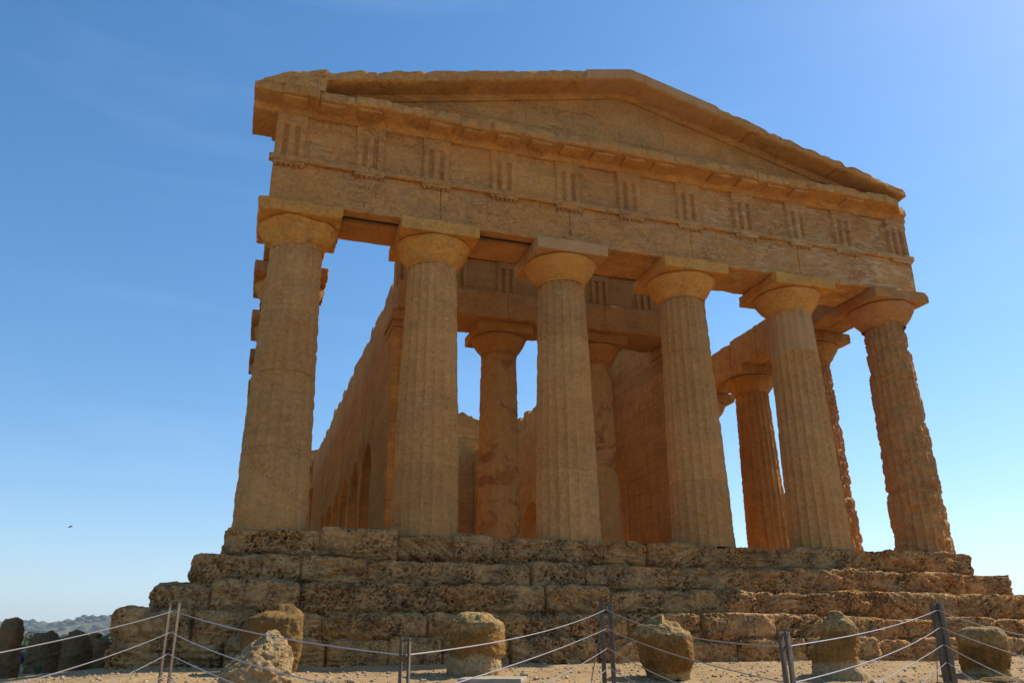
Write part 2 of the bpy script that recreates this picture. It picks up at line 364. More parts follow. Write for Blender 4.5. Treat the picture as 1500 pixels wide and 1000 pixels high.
# steps
courses = [(0.0, -.56, 0.0), (-.555, -1.05, .46), (-1.045, -1.53, .98), (-1.525, -1.955, 1.36), (-1.95, -2.55, 1.46)]
for ci, (z1, z0, off) in enumerate(courses):
    L, Rg, F, B = -8.49-off, 8.49+off, -.81-off, YB+.81+off
    lo = np.array([L, F]); hi = np.array([Rg, B]); tr = .75; z0 -= .09
    rs = np.random.default_rng(100+ci)
    joints = [L]
    while joints[-1] < Rg-1.3: joints.append(joints[-1]+rs.uniform(.75, 1.9))
    joints[-1] = Rg
    joints = np.array(joints); boff = rs.normal(0, .032, len(joints)+1); btop = rs.normal(0, .020, len(joints)+1)
    bero = rs.random(len(joints)+1); jst = rs.random(len(joints))*1.2+.35
    def stepfn(P, side, z1=z1, z0=z0, lo=lo, hi=hi, joints=joints, boff=boff, btop=btop, bero=bero, ci=ci, jst=jst):
        rr = .19
        C = P.copy(); C[..., 0] = np.clip(P[..., 0], lo[0]+rr, hi[0]-rr); C[..., 1] = np.clip(P[..., 1], lo[1]+rr, hi[1]-rr); C[..., 2] = np.minimum(P[..., 2], z1-rr)
        D = P-C; l = np.linalg.norm(D, axis=-1, keepdims=True); Nn = D/np.maximum(l, 1e-6)
        # rounding radius 0.05..0.13
        k = (np.maximum(np.abs(D), 0)**6).sum(-1, keepdims=True)**(1/6)
        big = fbm(P, 1.6, 3, 31+ci); er = np.clip(.62+big*2.4-.55*sst(-3, 3, P[..., 0]), 0, 1)[..., None]
        l2 = (1-er)*l*np.minimum(1, rr/np.maximum(k, 1e-6))+er*np.minimum(l, rr*1.02)
        u = P[..., 0] if side in 'FB' else P[..., 1]-P[..., 1].min()+joints[0]
        bi = np.clip(np.searchsorted(joints, u), 0, len(joints)); ja = np.abs(joints[None, :]-u.reshape(-1, 1)); jd = ja.min(1).reshape(u.shape); js = jst[ja.argmin(1)].reshape(u.shape)
        hgt = (P[..., 2]-z0)/(z1-z0)
        e = bero[bi]
        d = boff[bi]*sst(0, .04, jd)
        groove = np.exp(-(jd/.020)**2)*.06+sst(.16, 0, jd)*(.02+.05*np.clip(fbm(P, 2, 2, 55), 0, 1))
        d = d-groove*js
        # bedding hollows
        Q = P.copy(); tilt = np.where(bero[bi] > .62, .55, 0.08)*np.sign(np.sin(bi*2.3)+.01)
        Q[..., 2] = (P[..., 2]+tilt*u)*5.0; Q[..., 0] *= 1.2; Q[..., 1] *= 1.2
        bd = fbm(Q, 1.6, 3, 60+ci)
        d = d-np.clip(bd, 0, 1)*(.07+.34*np.clip(e-.30, 0, 1))
        lay = np.abs(fbm(P*np.array([.35, .35, 4.5]), 1.5, 3, 58)); d = d-np.clip(.16-lay, 0, 1)*.30*sst(-.1, .25, fbm(P, .7, 2, 59))
        d = d+fbm(P, 2.2, 3, 70+ci)*.045+fbm(P, 8, 3, 75+ci)*.030
        # undercut at foot of face, pits
        d = d-.075*sst(.34, .14, hgt)*(.7+fbm(P, 1.5, 2, 80))
        pm = sst(-.15, .15, fbm(P, 1.1, 2, 90+ci))
        w1 = worley(P+vnoise(P, 5, 2, 3)*.05, 8.5, ci); w2 = worley(P*np.array([1, 1, 1.3]), 17, ci+5)
        d = d-(.10*sst(.36, .10, w1)*pm+.055*sst(.45, .15, w2)*(.3+.7*pm))*(1 if ci < 4 else .6)-.02*np.abs(fbm(Q, 3.2, 3, 64))*(.4+pm)
        if ci == 0:
            d = d-.10*sst(7.5, 8.6, P[..., 0])-0.02
        top = sst(z1-.02, z1, P[..., 2])
        out = C+Nn*l2+Nn*d[..., None]
        out[..., 2] = out[..., 2]+btop[bi]*sst(.4, 1, hgt)
        if ci == 0: out[..., 2] = np.where(P[..., 1] > F+.30, np.minimum(out[..., 2], -.012), np.minimum(out[..., 2], .02))
        return out
    mb = MB()
    def prof(res):
        nz = max(3, int((z1-z0)/res)); nt_ = max(3, int(tr/res/1.4))
        return np.concatenate([np.stack([np.zeros(nz), np.linspace(z0, z1, nz, endpoint=False)], 1),
                               np.stack([np.linspace(0, tr, nt_), np.full(nt_, z1)], 1)])
    for side in 'FLRB':
        fine = .017 if side == 'F' else (.05 if side in 'LR' else .15)
        pr = prof(fine if side != 'B' else .1)
        a0, a1 = (L, Rg) if side in 'FB' else (F, B)
        step = fine if side == 'F' else .08 if side in 'LR' else .2
        us = np.linspace(0, 1, int((a1-a0)/step)+1)
        if side in 'LR': us = np.unique(np.concatenate([us[::3], us[us < .18]]))
        if side == 'F': us = np.unique(np.concatenate([us]+[(joints[1:-1]+q-a0)/(a1-a0) for q in (-.012, 0, .012)]))
        U, Kk = np.meshgrid(us, np.arange(len(pr)), indexing='ij')
        ins = pr[:, 0][Kk]; zz = pr[:, 1][Kk]
        along = a0+ins+U*(a1-a0-2*ins)
        P = np.zeros(U.shape+(3,)); P[..., 2] = zz
        if side == 'F': P[..., 0] = along; P[..., 1] = F+ins
        if side == 'B': P[..., 0] = along; P[..., 1] = B-ins
        if side == 'L': P[..., 1] = along; P[..., 0] = L+ins
        if side == 'R': P[..., 1] = along; P[..., 0] = Rg-ins
        mb.grid(stepfn(P, side), flip=side in 'LB')
    P_(mb.build('step', M_step, sharp=180))
fl = MB(); fl.box((-7.9, -.2, -.3), (7.9, YB+.2, -.015), .5, .01, rough(.006, 1.2, 4), faces='Z')
fl.box((-5.0, 4.2, -.02), (5.0, 33.3, .28), .5, .02, rough(.006, 1.2, 4), faces='xXyYZ')
P_(fl.build('floor', M_cella))

# columns
def shaft(mb, x, y, h=5.93, rb=.70, rt=.555, ero=.012, seed=0, nth=200, dz=.035, flute=.056, worn=.4, base=0.0, rightwear=0.0, smoothtop=0.0, zr=None):
    th = np.linspace(0, 2*np.pi, nth, endpoint=False); z = np.linspace(0, h, int(h/dz)+1)
    for zj in (1.52+.1*math.sin(seed), 3.02+.12*math.cos(seed*2), 4.52): z = np.concatenate([z, [zj-.03, zj-.015, zj, zj+.015, zj+.03]])
    z = np.unique(z)
    if zr: z = np.linspace(zr[0], zr[1] if zr[1] > 0 else h+zr[1], int(h/dz)+1)
    T, Z = np.meshgrid(th, z, indexing='ij'); t = Z/h
    R = rb+(rt-rb)*t+.012*np.sin(np.pi*t)
    dirs = np.stack([np.cos(T), np.sin(T), 0*T], -1)
    P = dirs*R[..., None]; P[..., 2] = Z; PW = P+np.array([x*1.7+seed, y*1.3, seed*3.1])
    wear = np.clip(worn+fbm(PW, .7, 3, 5)*1.5, 0, 1)
    if smoothtop: wear = np.maximum(wear, sst(h-smoothtop-.02, h-smoothtop+.02, Z))
    fl_ = flute*np.abs(np.sin(10*T))**.8*(1-.66*wear)
    d = -fl_-wear*.008
    zj0 = Z+.012*fbm(PW*np.array([1, 1, .2]), 3, 2, 17)
    # drum joints
    for j, zj in enumerate((1.52+.1*math.sin(seed), 3.02+.12*math.cos(seed*2), 4.52)):
        d = d-(.012+.03*np.clip(fbm(PW, 2.5, 2, 21), 0, 1))*np.exp(-((zj0-zj)/.013)**2)
        d = d+.006*math.sin(seed*5+j*2.1)*sst(zj-.01, zj+.01, Z)
    n1 = fbm(PW*np.array([1, 1, 2.2]), 2.4, 4, 12); n2 = fbm(PW*np.array([1, 1, 2.5]), 8, 3, 14)
    d = d-ero*(np.clip(n1+.1, 0, 1)*4.0+np.abs(n2)*1.6)
    if ero > .02:
        n3 = fbm(PW*np.array([.7, .7, 2.6]), 1.4, 4, 15); lm = sst(-.25, .3, fbm(PW, .6, 2, 18)); d = d-ero*1.7*sst(.0, .35, n3)*lm-ero*1.2*np.clip(fbm(PW*np.array([1, 1, 1.5]), 11, 3, 19), 0, 1)*(.3+lm)
        wv = worley(PW*np.array([1, 1, .7]), 7, 3); d = d-ero*.6*sst(.4, .1, wv)*lm
    if rightwear: 
        sd = np.clip(np.cos(T-.2), 0, 1)+np.clip(np.cos(T-math.pi*.92), 0, 1)*.8
        d = d-rightwear*sd*(np.clip(fbm(PW*np.array([.6, .6, 1.4]), 1.9, 5, 16, .65)+.22, 0, 1)*1.9)
    P = P+dirs*d[..., None]+np.array([x, y, base])
    mb.grid(P, closeu=True)
def capital(mb, x, y, h0=5.93, h1=6.41, r0=.555, r1=.86, ero=.01, seed=0, base=0.0, nth=96):
    k = np.linspace(0, 1, 26); prof_r = r0+(r1-r0)*(.5*k+.5*np.sin(np.clip(k*1.06, 0, 1)*np.pi/2)**1.1); prof_r[-3:] = r1-np.array([0, .02, .06])
    zz = h0-.02+(h1-h0+.01)*(k**1.1)
    prof_r = np.concatenate([[r0-.01, r0+.012, r0+.004, r0+.018], prof_r]); zz = np.concatenate([[h0-.09, h0-.075, h0-.06, h0-.045], zz])
    th = np.linspace(0, 2*np.pi, nth, endpoint=False)
    T, K = np.meshgrid(th, np.arange(len(zz)), indexing='ij')
    dirs = np.stack([np.cos(T), np.sin(T), 0*T], -1); P = dirs*prof_r[K][..., None]; P[..., 2] = zz[K]
    PW = P+np.array([x*2.1, y*1.7, seed*4.3])
    d = -ero*(np.clip(fbm(PW, 1.5, 4, 3)+.05, 0, 1)*7+np.abs(fbm(PW, 7, 3, 4))*2)
    P = P+dirs*d[..., None]+np.array([x, y, base]); mb.grid(P, closeu=True)
def abacus(mb, x, y, z0=6.40, z1=6.70, hw=.875, ero=.01, seed=0, base=0.0):
    def fn(P):
        PW = P+seed*3.3; C = np.array([x, y, P[..., 2].mean()])
        D = P-C; D[..., 2] *= .15
        e = np.clip(fbm(PW, 1.3, 3, 8)+.0, 0, 1)*3.5*ero+np.abs(fbm(PW, 6, 3, 9))*ero*1.8
        return P-D/np.maximum(np.linalg.norm(D, axis=-1, keepdims=True), .2)*e[..., None]*1.6+vnoise(PW, 4, 2, 2)*ero*.4
    mb.box((x-hw, y-hw, z0+base), (x+hw, y+hw, z1-.004+base), .05, .012+ero*.7, fn)
def column(x, y, ms, mc, lab=None, cap_h=6.41, hi=True, ab=True, **kw):
    seed = kw.get('seed', 0); ero = kw.get('ero', .012); ce = kw.pop('cero', ero); base = kw.get('base', 0)
    am = kw.pop('amat', mc); hw = kw.pop('hw', .875)
    if not hi: kw.update(nth=120, dz=.12)
    smt = kw.get('smoothtop', 0)
    s = MB(); sk = dict(kw); sk['base'] = base-.07; sk['h'] = kw.get('h', 5.93)+.07; 
    if smt: sk['zr'] = (0, -smt)
    shaft(s, x, y, **sk); o = P_(s.build('column', ms, sharp=60))
    if smt:
        s2 = MB(); sk['zr'] = (sk['h']-smt, sk['h']); sk['ero'] = .004; shaft(s2, x, y, **sk); dr = P_(s2.build('upper_drum', M_new, sharp=60), o); dr['label'] = 'smooth pale restored top drum'
    if lab: o['label'] = lab
    c = MB(); hh = kw.get('h', 5.93); capital(c, x, y, hh, hh+.48, kw.get('rt', .555), .86*hw/.875, ce, seed, base, 96 if hi else 48); P_(c.build('capital', mc, sharp=60), o)
    a = MB(); abacus(a, x, y, hh+.47, hh+.77, hw, ce, seed, base); P_(a.build('abacus', am, sharp=50), o)
    return o
M_shaft = stone('shaft_limestone', dark=(.22,.13,.055), mid=(.34,.21,.095), light=(.45,.315,.17), pits=.4, strata=.2, greyamt=.35, orange=.25, drips=.2,
                plaster=(.16, (.46,.34,.22), 0, 0, 1.3), drum=.11)
front_kw = [dict(ero=.012, cero=.048, worn=.55), dict(ero=.008, cero=.015, worn=.35), dict(ero=.009, cero=.012, worn=.35, amat=M_new),
            dict(ero=.012, cero=.020, worn=.4), dict(ero=.009, cero=.022, worn=.3, smoothtop=1.15), dict(ero=.030, cero=.022, worn=.45, rightwear=.035)]
for i, x in enumerate(XC):
    column(x, 0, M_eroded if i == 5 else M_shaft, M_cap if i < 5 else M_eroded, seed=i*1.37+.4, **front_kw[i],
           lab=['front column with a chipped block-like capital at the left corner', None, None, None, None, 'badly eroded jagged front column at the right corner'][i])
for s_ in (-1, 1):
    for j, y in enumerate(YF[1:-1]):
        column(s_*7.68, y, M_flank if not (s_ > 0 and j == 0) else M_eroded, M_flank if s_ > 0 else M_eroded, hi=j < 3, seed=j*2.1+s_, 
               ero=.035 if (s_ > 0 and j == 0) else .012, cero=.02, worn=.25, rightwear=.03 if (s_ > 0 and j == 0) else 0)
for i, x in enumerate(XC): column(x, YB, M_eroded, M_eroded, hi=False, seed=i+31, ero=.015)
# porch columns in antis
for x, y in ((-1.52, 5.35), (1.52, 5.35), (-1.52, 32.1), (1.52, 32.1)):
    column(x, y, M_inner, M_porch, hi=y < 10, seed=x*2+9, ero=.012, cero=.012, worn=.85, base=.26, h=5.79, rb=.62, rt=.53, hw=.83)

# entablature of both gable fronts (yo: plane of the outer colonnade, s: outward direction)
def entab(yo, s, res):
    front = s < 0
    def Yv(v): return yo-s*v        # v grows inwards; v=-0.69 is the outer face
    def bx(mb, x0, x1, v0, v1, z0, z1, r=res, rr=.015, fn=None, **k):
        ys = sorted((Yv(v0), Yv(v1))); mb.box((x0, ys[0], z0), (x1, ys[1], z1), r, rr, fn or rough(.010, 2.5, 6), **k)
    a = MB()
    edges = [-8.36]+XC[1:-1]+[8.36]
    for i in range(5):
        x0, x1 = edges[i]+.004, edges[i+1]-.004
        fnr = rough(.012, 2.2, 16)
        if i < 2 and front:
            bx(a, x0, x1, -.69, -.43, 6.70, 7.66, fn=fnr); bx(a, x0, x1, -.15, .69, 6.705, 7.66, fn=fnr)
        else:
            bx(a, x0, x1, -.69, .0, 6.70, 7.66, fn=fnr); bx(a, x0, x1, .012, .69, 6.71, 7.66, fn=rough(.02, 2.2, 17))
    arch = P_(a.build('architrave', M_arch))
    if front:
        st = MB()
        for i in range(2): st.box((edges[i]+.1, -.42, 6.80), (edges[i+1]-.1, -.16, 7.2), .5, .004)
        P_(st.build('steel_beam', M_beam), arch)
    t = MB(); bx(t, -8.44, 8.44, -.77, -.60, 7.66, 7.80, rr=.02, fn=rough(.012, 5, 7)); P_(t.build('taenia', M_arch), arch)
    TX = [-8.03]+[(-8.03)+1.606*k for k in range(1, 10)]+[8.03]
    TX[1] = -6.32; TX[-2] = 6.25
    for k, x in enumerate(TX):
        r = MB(); bx(r, x-.33, x+.33, -.76, -.66, 7.585, 7.661, rr=.01, fn=rough(.006, 6, 3))
        if front:
            for q in range(6):
                gx_ = x-.265+q*.106
                if (k*7+q*3) % 11 in (0, 4) and k > 5: continue
                zz = np.array([7.60, 7.535, 7.53]); rd = np.array([.030, .034, .001])
                th = np.linspace(0, 2*np.pi, 8, endpoint=False)
                T, K = np.meshgrid(th, np.arange(3), indexing='ij')
                r.grid(np.stack([gx_+np.cos(T)*rd[K], Yv(-.715)+np.sin(T)*rd[K], zz[K]], -1), closeu=True, flip=True)
        P_(r.build('regula', M_arch), arch)
    # frieze
    f = MB(); bx(f, -8.33, 8.33, -.66, .3, 7.80, 8.86, fn=rough(.010, 2, 9), faces='xXyYZ')
    for sx in (-1, 1):
        ys = sorted((Yv(.3), Yv(1.5))); f.box((min(sx*8.33, sx*7.3), ys[0], 7.80), (max(sx*8.33, sx*7.3), ys[1], 8.86), res*1.3, .02, rough(.012, 2, 9))
        f.box((min(sx*8.33, sx*7.3), ys[0], 8.86), (max(sx*8.45, sx*7.3) if sx < 0 else 8.4, ys[1], 9.1), res*1.3, .02, rough(.02, 2, 9))
    fr = P_(f.build('frieze', M_arch))
    for k, x in enumerate(TX):
        tg = MB(); w = .33
        xs = np.array([-w, -w+.012, -.285, -.185, -.135, -.105, -.055, .055, .105, .135, .185, .285, w-.012, w])
        ds = np.array([.0, .02, .078, .078, .0, .0, .078, .078, .0, .0, .078, .078, .02, .0])
        zs = np.concatenate([np.linspace(7.80, 8.56, 22), [8.58, 8.60], np.linspace(8.62, 8.86, 7)])
        xf = np.unique(np.concatenate([xs, np.linspace(-w, w, 31)])); df = np.interp(xf, xs, ds)
        Xg, Zg = np.meshgrid(xf, zs, indexing='ij'); Dg = df[:, None]*np.ones_like(Zg)
        full = np.where(np.abs(xf) > w-.001, 0, .078)[:, None]*np.ones_like(Zg)
        kcap = sst(8.57, 8.61, Zg); Dg = Dg*(1-kcap)+full*kcap
        Pg = np.stack([Xg+x, Yv(-.66)+s*Dg, Zg], -1)
        wr = fbm(Pg, 1.1, 2, 33)
        e = np.clip(wr+.05, 0, 1)[..., None]*np.array([0, -s*.035, 0])*np.clip(Dg/.07, 0, 1)[..., None]
        Pg = Pg+vnoise(Pg, 7, 3, 3)*.009*(1+2*np.clip(wr, 0, 1))[..., None]+e
        Pg[..., 1] = np.where((np.abs(Xg) > w-.001), Yv(-.655), Pg[..., 1])
        tg.grid(Pg, flip=s > 0)
        P_(tg.build('triglyph', M_arch, sharp=30), fr)
    # horizontal cornice: swept profile
    def sweep(mb, prof, x0, x1, dx, zfun, fn, cap=True):
        prof = np.array(prof, float); pts = []
        for i in range(len(prof)-1):
            n_ = max(1, int(np.linalg.norm(prof[i+1]-prof[i])/(.04 if front else .15)))
            for q in range(n_): pts.append(prof[i]+(prof[i+1]-prof[i])*q/n_)
        pts.append(prof[-1]); pts = np.array(pts)
        xs = np.linspace(x0, x1, int(abs(x1-x0)/dx)+1)
        Xg, K = np.meshgrid(xs, np.arange(len(pts)), indexing='ij')
        P = np.stack([Xg, Yv(pts[K, 0]), pts[K, 1]+zfun(Xg)], -1)
        P = fn(P); mb.grid(P, flip=s < 0)
        if cap:
            for e_, fl2 in ((0, s < 0), (-1, s > 0)):
                r0 = P[e_]; c = r0.mean(0); V = np.vstack([r0, c[None]]); nn = len(r0)
                Fc = np.array([[i, i+1, nn, -1-10**9] for i in range(nn-1)]) if not fl2 else np.array([[i+1, i, nn, -1-10**9] for i in range(nn-1)])
                mb.V.append(V); Fc2 = Fc+mb.n; Fc2[:, 3] = -1; mb.F.append(Fc2); mb.n += len(V)
    def corn_fn(P):
        x = P[..., 0]; v = (P[..., 1]-yo)/(-s)   # v negative outward
        ov = np.clip(-v-.72, 0, 1)
        chunk = np.floor((x+20)/.78); cr = np.sin(chunk*12.9898)*43758.5453; cr = cr-np.floor(cr)
        chip = (cr > .72)*.10*ov+cr*.03*ov+np.clip(fbm(P*np.array([1, .6, .6])+5, 4.5, 4, 41)-.02, 0, 1)*.22*ov
        jd = np.abs((x+20)/.78-np.round((x+20)/.78))*.78
        chip = chip+.03*np.exp(-(jd/.02)**2)*(ov > .2)
        r = sst(7.5, 8.45, x)*.75*ov+np.clip(fbm(P, 2.2, 3, 44), 0, 1)*sst(7.0, 8, x)*.35*ov
        P = P.copy(); P[..., 1] += -s*(chip+r)
        topm = sst(9.15, 9.25, P[..., 2]); P[..., 2] -= topm*np.clip(fbm(P, 4.5, 4, 45)+.08, 0, 1)*.15*(ov > 0)
        P = P+vnoise(P, 5, 4, 46)*.018+vnoise(P, 16, 2, 47)*.012
        return P
    c = MB(); sweep(c, [(.3, 8.86), (-.67, 8.865), (-.72, 8.875), (-.76, 8.98), (-.80, 9.02), (-1.24, 9.05), (-1.26, 9.08), (-1.26, 9.27), (-1.2, 9.30), (-.6, 9.36), (.3, 9.36)],
                    -8.88, 8.42, .04 if front else .3, lambda x: 0*x, corn_fn)
    co = P_(c.build('cornice', M_corn, sharp=50))
    # left and right returns of the cornice
    rt = MB()
    ys = sorted((Yv(-.6), Yv(.45)))
    rt.box((-8.88, ys[0], 9.04), (-8.2, ys[1], 9.30), .06, .03, rough(.02, 2.5, 48)); rt.box((-8.45, ys[0], 8.86), (-8.2, ys[1], 9.05), .06, .03, rough(.02, 2.5, 48))
    P_(rt.build('cornice_return', M_corn, sharp=60), co); rt = MB()
    rt.box((8.0, ys[0]+.1, 8.87), (8.5, ys[1], 9.34), .05, .10, rough(.06, 2.5, 49))
    P_(rt.build('cornice_return', M_corn, sharp=60), co)
    for k in range(21):
        x = -8.03+k*.803
        if k in (3, 12, 17, 19, 20) and front: continue
        mu = MB(); bx(mu, x-.26, x+.26, -1.17, -.80, 8.975, 9.05, rr=.012, r=.07, fn=lambda P: corn_fn(P)); P_(mu.build('mutule', M_corn), co)
    # tympanum and raking cornices
    def zt(x): return 11.62-.243*np.abs(x)
    ty = MB(); xs = np.linspace(-8.2, 8.2, int(16.4/(res*1.2))+1)
    kk = np.linspace(0, 1, 30 if front else 6)
    Xg, Kg = np.meshgrid(xs, kk, indexing='ij')
    for v, fl3 in ((-.56, s > 0), (-.05, s < 0)):
        Zg = 9.25+(np.maximum(zt(Xg)-.25, 9.27)-9.25)*Kg
        P = np.stack([Xg, Yv(v)+0*Xg, Zg], -1)
        P = P+vnoise(P, 2.5, 3, 51)*.02
        jx = np.abs((Xg+20)/1.25-np.round((Xg+20)/1.25))*1.25; P[..., 1] += -s*.015*np.exp(-(jx/.03)**2)*(1 if v < -.3 else 0)
        ty.grid(P, flip=fl3)
    ped = P_(ty.build('tympanum', M_front, sharp=180))
    def rake_fn(P):
        x = P[..., 0]; v = -(P[..., 1]-yo)/s*1.0; v = (P[..., 1]-yo)/(-s); ov = np.clip(-v-.7, 0, 1)
        old = 1-sst(-1.25, -1.2, x)*(1-sst(2.2, 2.6, x))
        P = P.copy()
        chunk = np.floor((x+20)/1.3); cr = np.sin(chunk*78.233)*43758.5453; cr = cr-np.floor(cr)
        e = old*(np.clip(fbm(P, 2.2, 3, 61)+.1, 0, 1)*.20*ov+cr*.06*ov)
        P[..., 1] += -s*e
        up = sst(-.15, -.0, P[..., 2]-zt(x)); P[..., 2] -= up*old*(np.clip(fbm(P, 3.5, 4, 62)+.12, 0, 1)*.09)+old*.02*up
        P[..., 2] -= sst(3.4, 5, x)*up*.05
        return P+vnoise(P, 3.5, 4, 63)*(.006+.024*old[..., None])+vnoise(P, 13, 2, 64)*(.001+.013*old[..., None])
    pr = [(-.05, -.02), (-.05, -.33), (-.60, -.33), (-.64, -.285), (-1.18, -.28), (-1.22, -.27), (-1.25, -.25), (-1.25, .0), (-.05, -.02)]
    for sgn in (-1, 1):
        rk = MB()
        if sgn < 0: sweep(rk, pr, -7.45, -1.22, .045 if front else .3, lambda x: zt(x), rake_fn, cap=True)
        else: sweep(rk, pr, 2.41, 8.12, .045 if front else .3, lambda x: zt(x), rake_fn, cap=True)
        if sgn < 0 and front:
            # rough corner stub of the raking course
            def stub(P):
                Q = P.copy(); dx = np.clip(-7.45-P[..., 0], 0, 2); k_ = sst(9.25, 9.82, P[..., 2])
                Q[..., 2] -= k_*(.30*np.minimum(dx, .75)+.55*np.clip(dx-.75, 0, 1)); return Q+vnoise(Q, 3, 4, 66)*.05+vnoise(Q, 12, 2, 67)*.02
            rk.box((-8.72, -1.20, 9.24), (-7.40, .2, 9.84), .04, .04, stub)
        P_(rk.build('raking_cornice', M_front if front else M_eroded, sharp=60), ped)
    nw = MB(); xa = (-1.215, 2.405)
    for a_, b_ in ((xa[0], 0.0), (0.0, xa[1])): sweep(nw, pr, a_, b_, .15, lambda x: zt(x), lambda P: P+vnoise(P, 3, 2, 68)*.006)
    o_ = P_(nw.build('raking_cornice', M_new if front else M_eroded, sharp=40), ped)
    if front: o_['label'] = 'clean restored pale ridge piece of the gable cornice'
    mo = MB()
    for sgn in (-1, 1):
        xs = np.linspace(0, 7.3 if sgn < 0 else 7.6, 160); 
        q = np.array([(-.56, -.27), (-.68, -.27), (-.68, -.34), (-.64, -.37), (-.62, -.425), (-.56, -.43)])
        Xg, K = np.meshgrid(xs*sgn, np.arange(len(q)), indexing='ij')
        P = np.stack([Xg, Yv(q[K, 0]), zt(Xg)+q[K, 1]], -1); P = P+vnoise(P, 5, 3, 67)*.016
        mo.grid(P, flip=(sgn > 0) != (s < 0))
    P_(mo.build('molding', M_front), ped)
entab(0.0, -1, .09)
entab(YB, 1, .4)

# flank architraves
for s_ in (-1, 1):
    a = MB()
    for j in range(len(YF)-1):
        y0 = YF[j]+.005+(.70 if j == 0 else 0); y1 = YF[j+1]-.005-(.70 if j == len(YF)-2 else 0)
        x0, x1 = sorted((s_*6.99, s_*7.66)); x2, x3 = sorted((s_*7.68, s_*8.36))
        top = 7.72+.05*math.sin(j*2.2)
        res = .09 if j < 4 else .3
        def fn(P):
            return P+vnoise(P, 1.6, 4, 81)*.05+vnoise(P, 6, 3, 82)*.03
        a.box((x0, y0, 6.705), (x1, y1, top), res, .05, fn); a.box((x2, y0, 6.705), (x3, y1, 7.78), res, .04, fn)
    P_(a.build('architrave', M_flank))

# cella
def wall_x(name, x0, x1, y0, y1, ztop, arches, seed, m):
    ys = list(np.arange(y0, y1, .12))+[y1]; L_ = [(y, 0.0) for y in ys]
    out = []
    for y in ys:
        ins = [a for a in arches if a-1.05 < y < a+1.05]
        if not ins: out.append((y, .27))
    for a in arches:
        out += [(a-1.05, .27)]
        for q in np.linspace(-1.05, 1.05, 25): out.append((a+q, 3.1+math.sqrt(max(0, 1.05**2-q*q))*.95+1e-4))
        out += [(a+1.05, .271)]
    key = {}
    def so(t):
        y, z = t
        return (round(y, 5), 0)
    # keep order: stable sort, at left edge low then high, at right edge high then low
    out2 = sorted(out, key=lambda t: (round(t[0], 5), (t[1] if any(abs(t[0]-(a-1.05)) < 1e-5 for a in arches) else -t[1])))
    ysn = np.array([t[0] for t in out2]); zb = np.array([t[1] for t in out2])
    zt_ = ztop(ysn)
    k = np.linspace(0, 1, 70)
    Yg, K = np.meshgrid(ysn, k, indexing='ij'); Zg = zb[:, None]+(zt_-zb)[:, None]*K
    mb = MB()
    def dis(P): return P+vnoise(P, 1.3, 4, seed)*.035+vnoise(P, 7, 2, seed+1)*.012
    mb.grid(dis(np.stack([x0+0*Yg, Yg, Zg], -1)), flip=True)
    mb.grid(dis(np.stack([x1+0*Yg, Yg, Zg], -1)))
    tt = np.linspace(0, 1, 9)
    for zz, fl4 in ((zt_, False), (zb, True)):
        Yg2, T = np.meshgrid(ysn, tt, indexing='ij'); mb.grid(dis(np.stack([x0+(x1-x0)*T, Yg2, zz[:, None]+0*T], -1)), flip=not fl4)
    for e_, fl4 in ((0, False), (-1, True)):
        T, K2 = np.meshgrid(tt, k, indexing='ij')
        mb.grid(dis(np.stack([x0+(x1-x0)*T, ysn[e_]+0*T, zb[e_]+(zt_[e_]-zb[e_])*K2], -1)), flip=fl4)
    return P_(mb.build(name, m, sharp=50))
def top_prof(seed, mirror=False):
    r = np.random.default_rng(seed); teeth = r.uniform(-.24, .12, 90)
    def f(y):
        z = 8.10+.018*(y-4.5)
        z = z+.22*sst(21, 21.1, y)*(1-sst(22.2, 22.3, y))+.012*np.clip(y-22, 0, 12)
        k = ((y-4.5)/.62).astype(int); z = z+teeth[np.clip(k, 0, 89)]
        return z
    return f
ARC = [9.25, 12.15, 15.05, 17.95, 20.85, 23.75]
Lw = wall_x('cella_wall', -4.7, -3.8, 4.75, 32.6, top_prof(3), ARC, 200, M_cella)
Rw = wall_x('cella_wall', 3.8, 4.7, 4.75, 32.6, top_prof(5), ARC, 210, M_cella)
Lw['label'] = 'long cella wall with a row of tall arches along its foot'
for s_, wl in ((-1, Lw), (1, Rw)):
    for y0, y1 in ((4.55, 5.75), (31.6, 32.8)):
        x0, x1 = sorted((s_*4.78, s_*3.75))
        a = MB(); a.box((x0, y0, .262), (x1, y1, 6.30), .12, .02, rough(.012, 2, 91)); P_(a.build('anta', M_cella), wl)
        c = MB(); c.box((x0-.03, y0-.04, 6.30), (x1+.03, y1+.04, 6.5), .08, .02, rough(.01, 4, 92)); c.box((x0-.08, y0-.10, 6.5), (x1+.08, y1+.10, 6.815), .08, .02, rough(.01, 4, 93))
        P_(c.build('anta_capital', M_porch), wl)
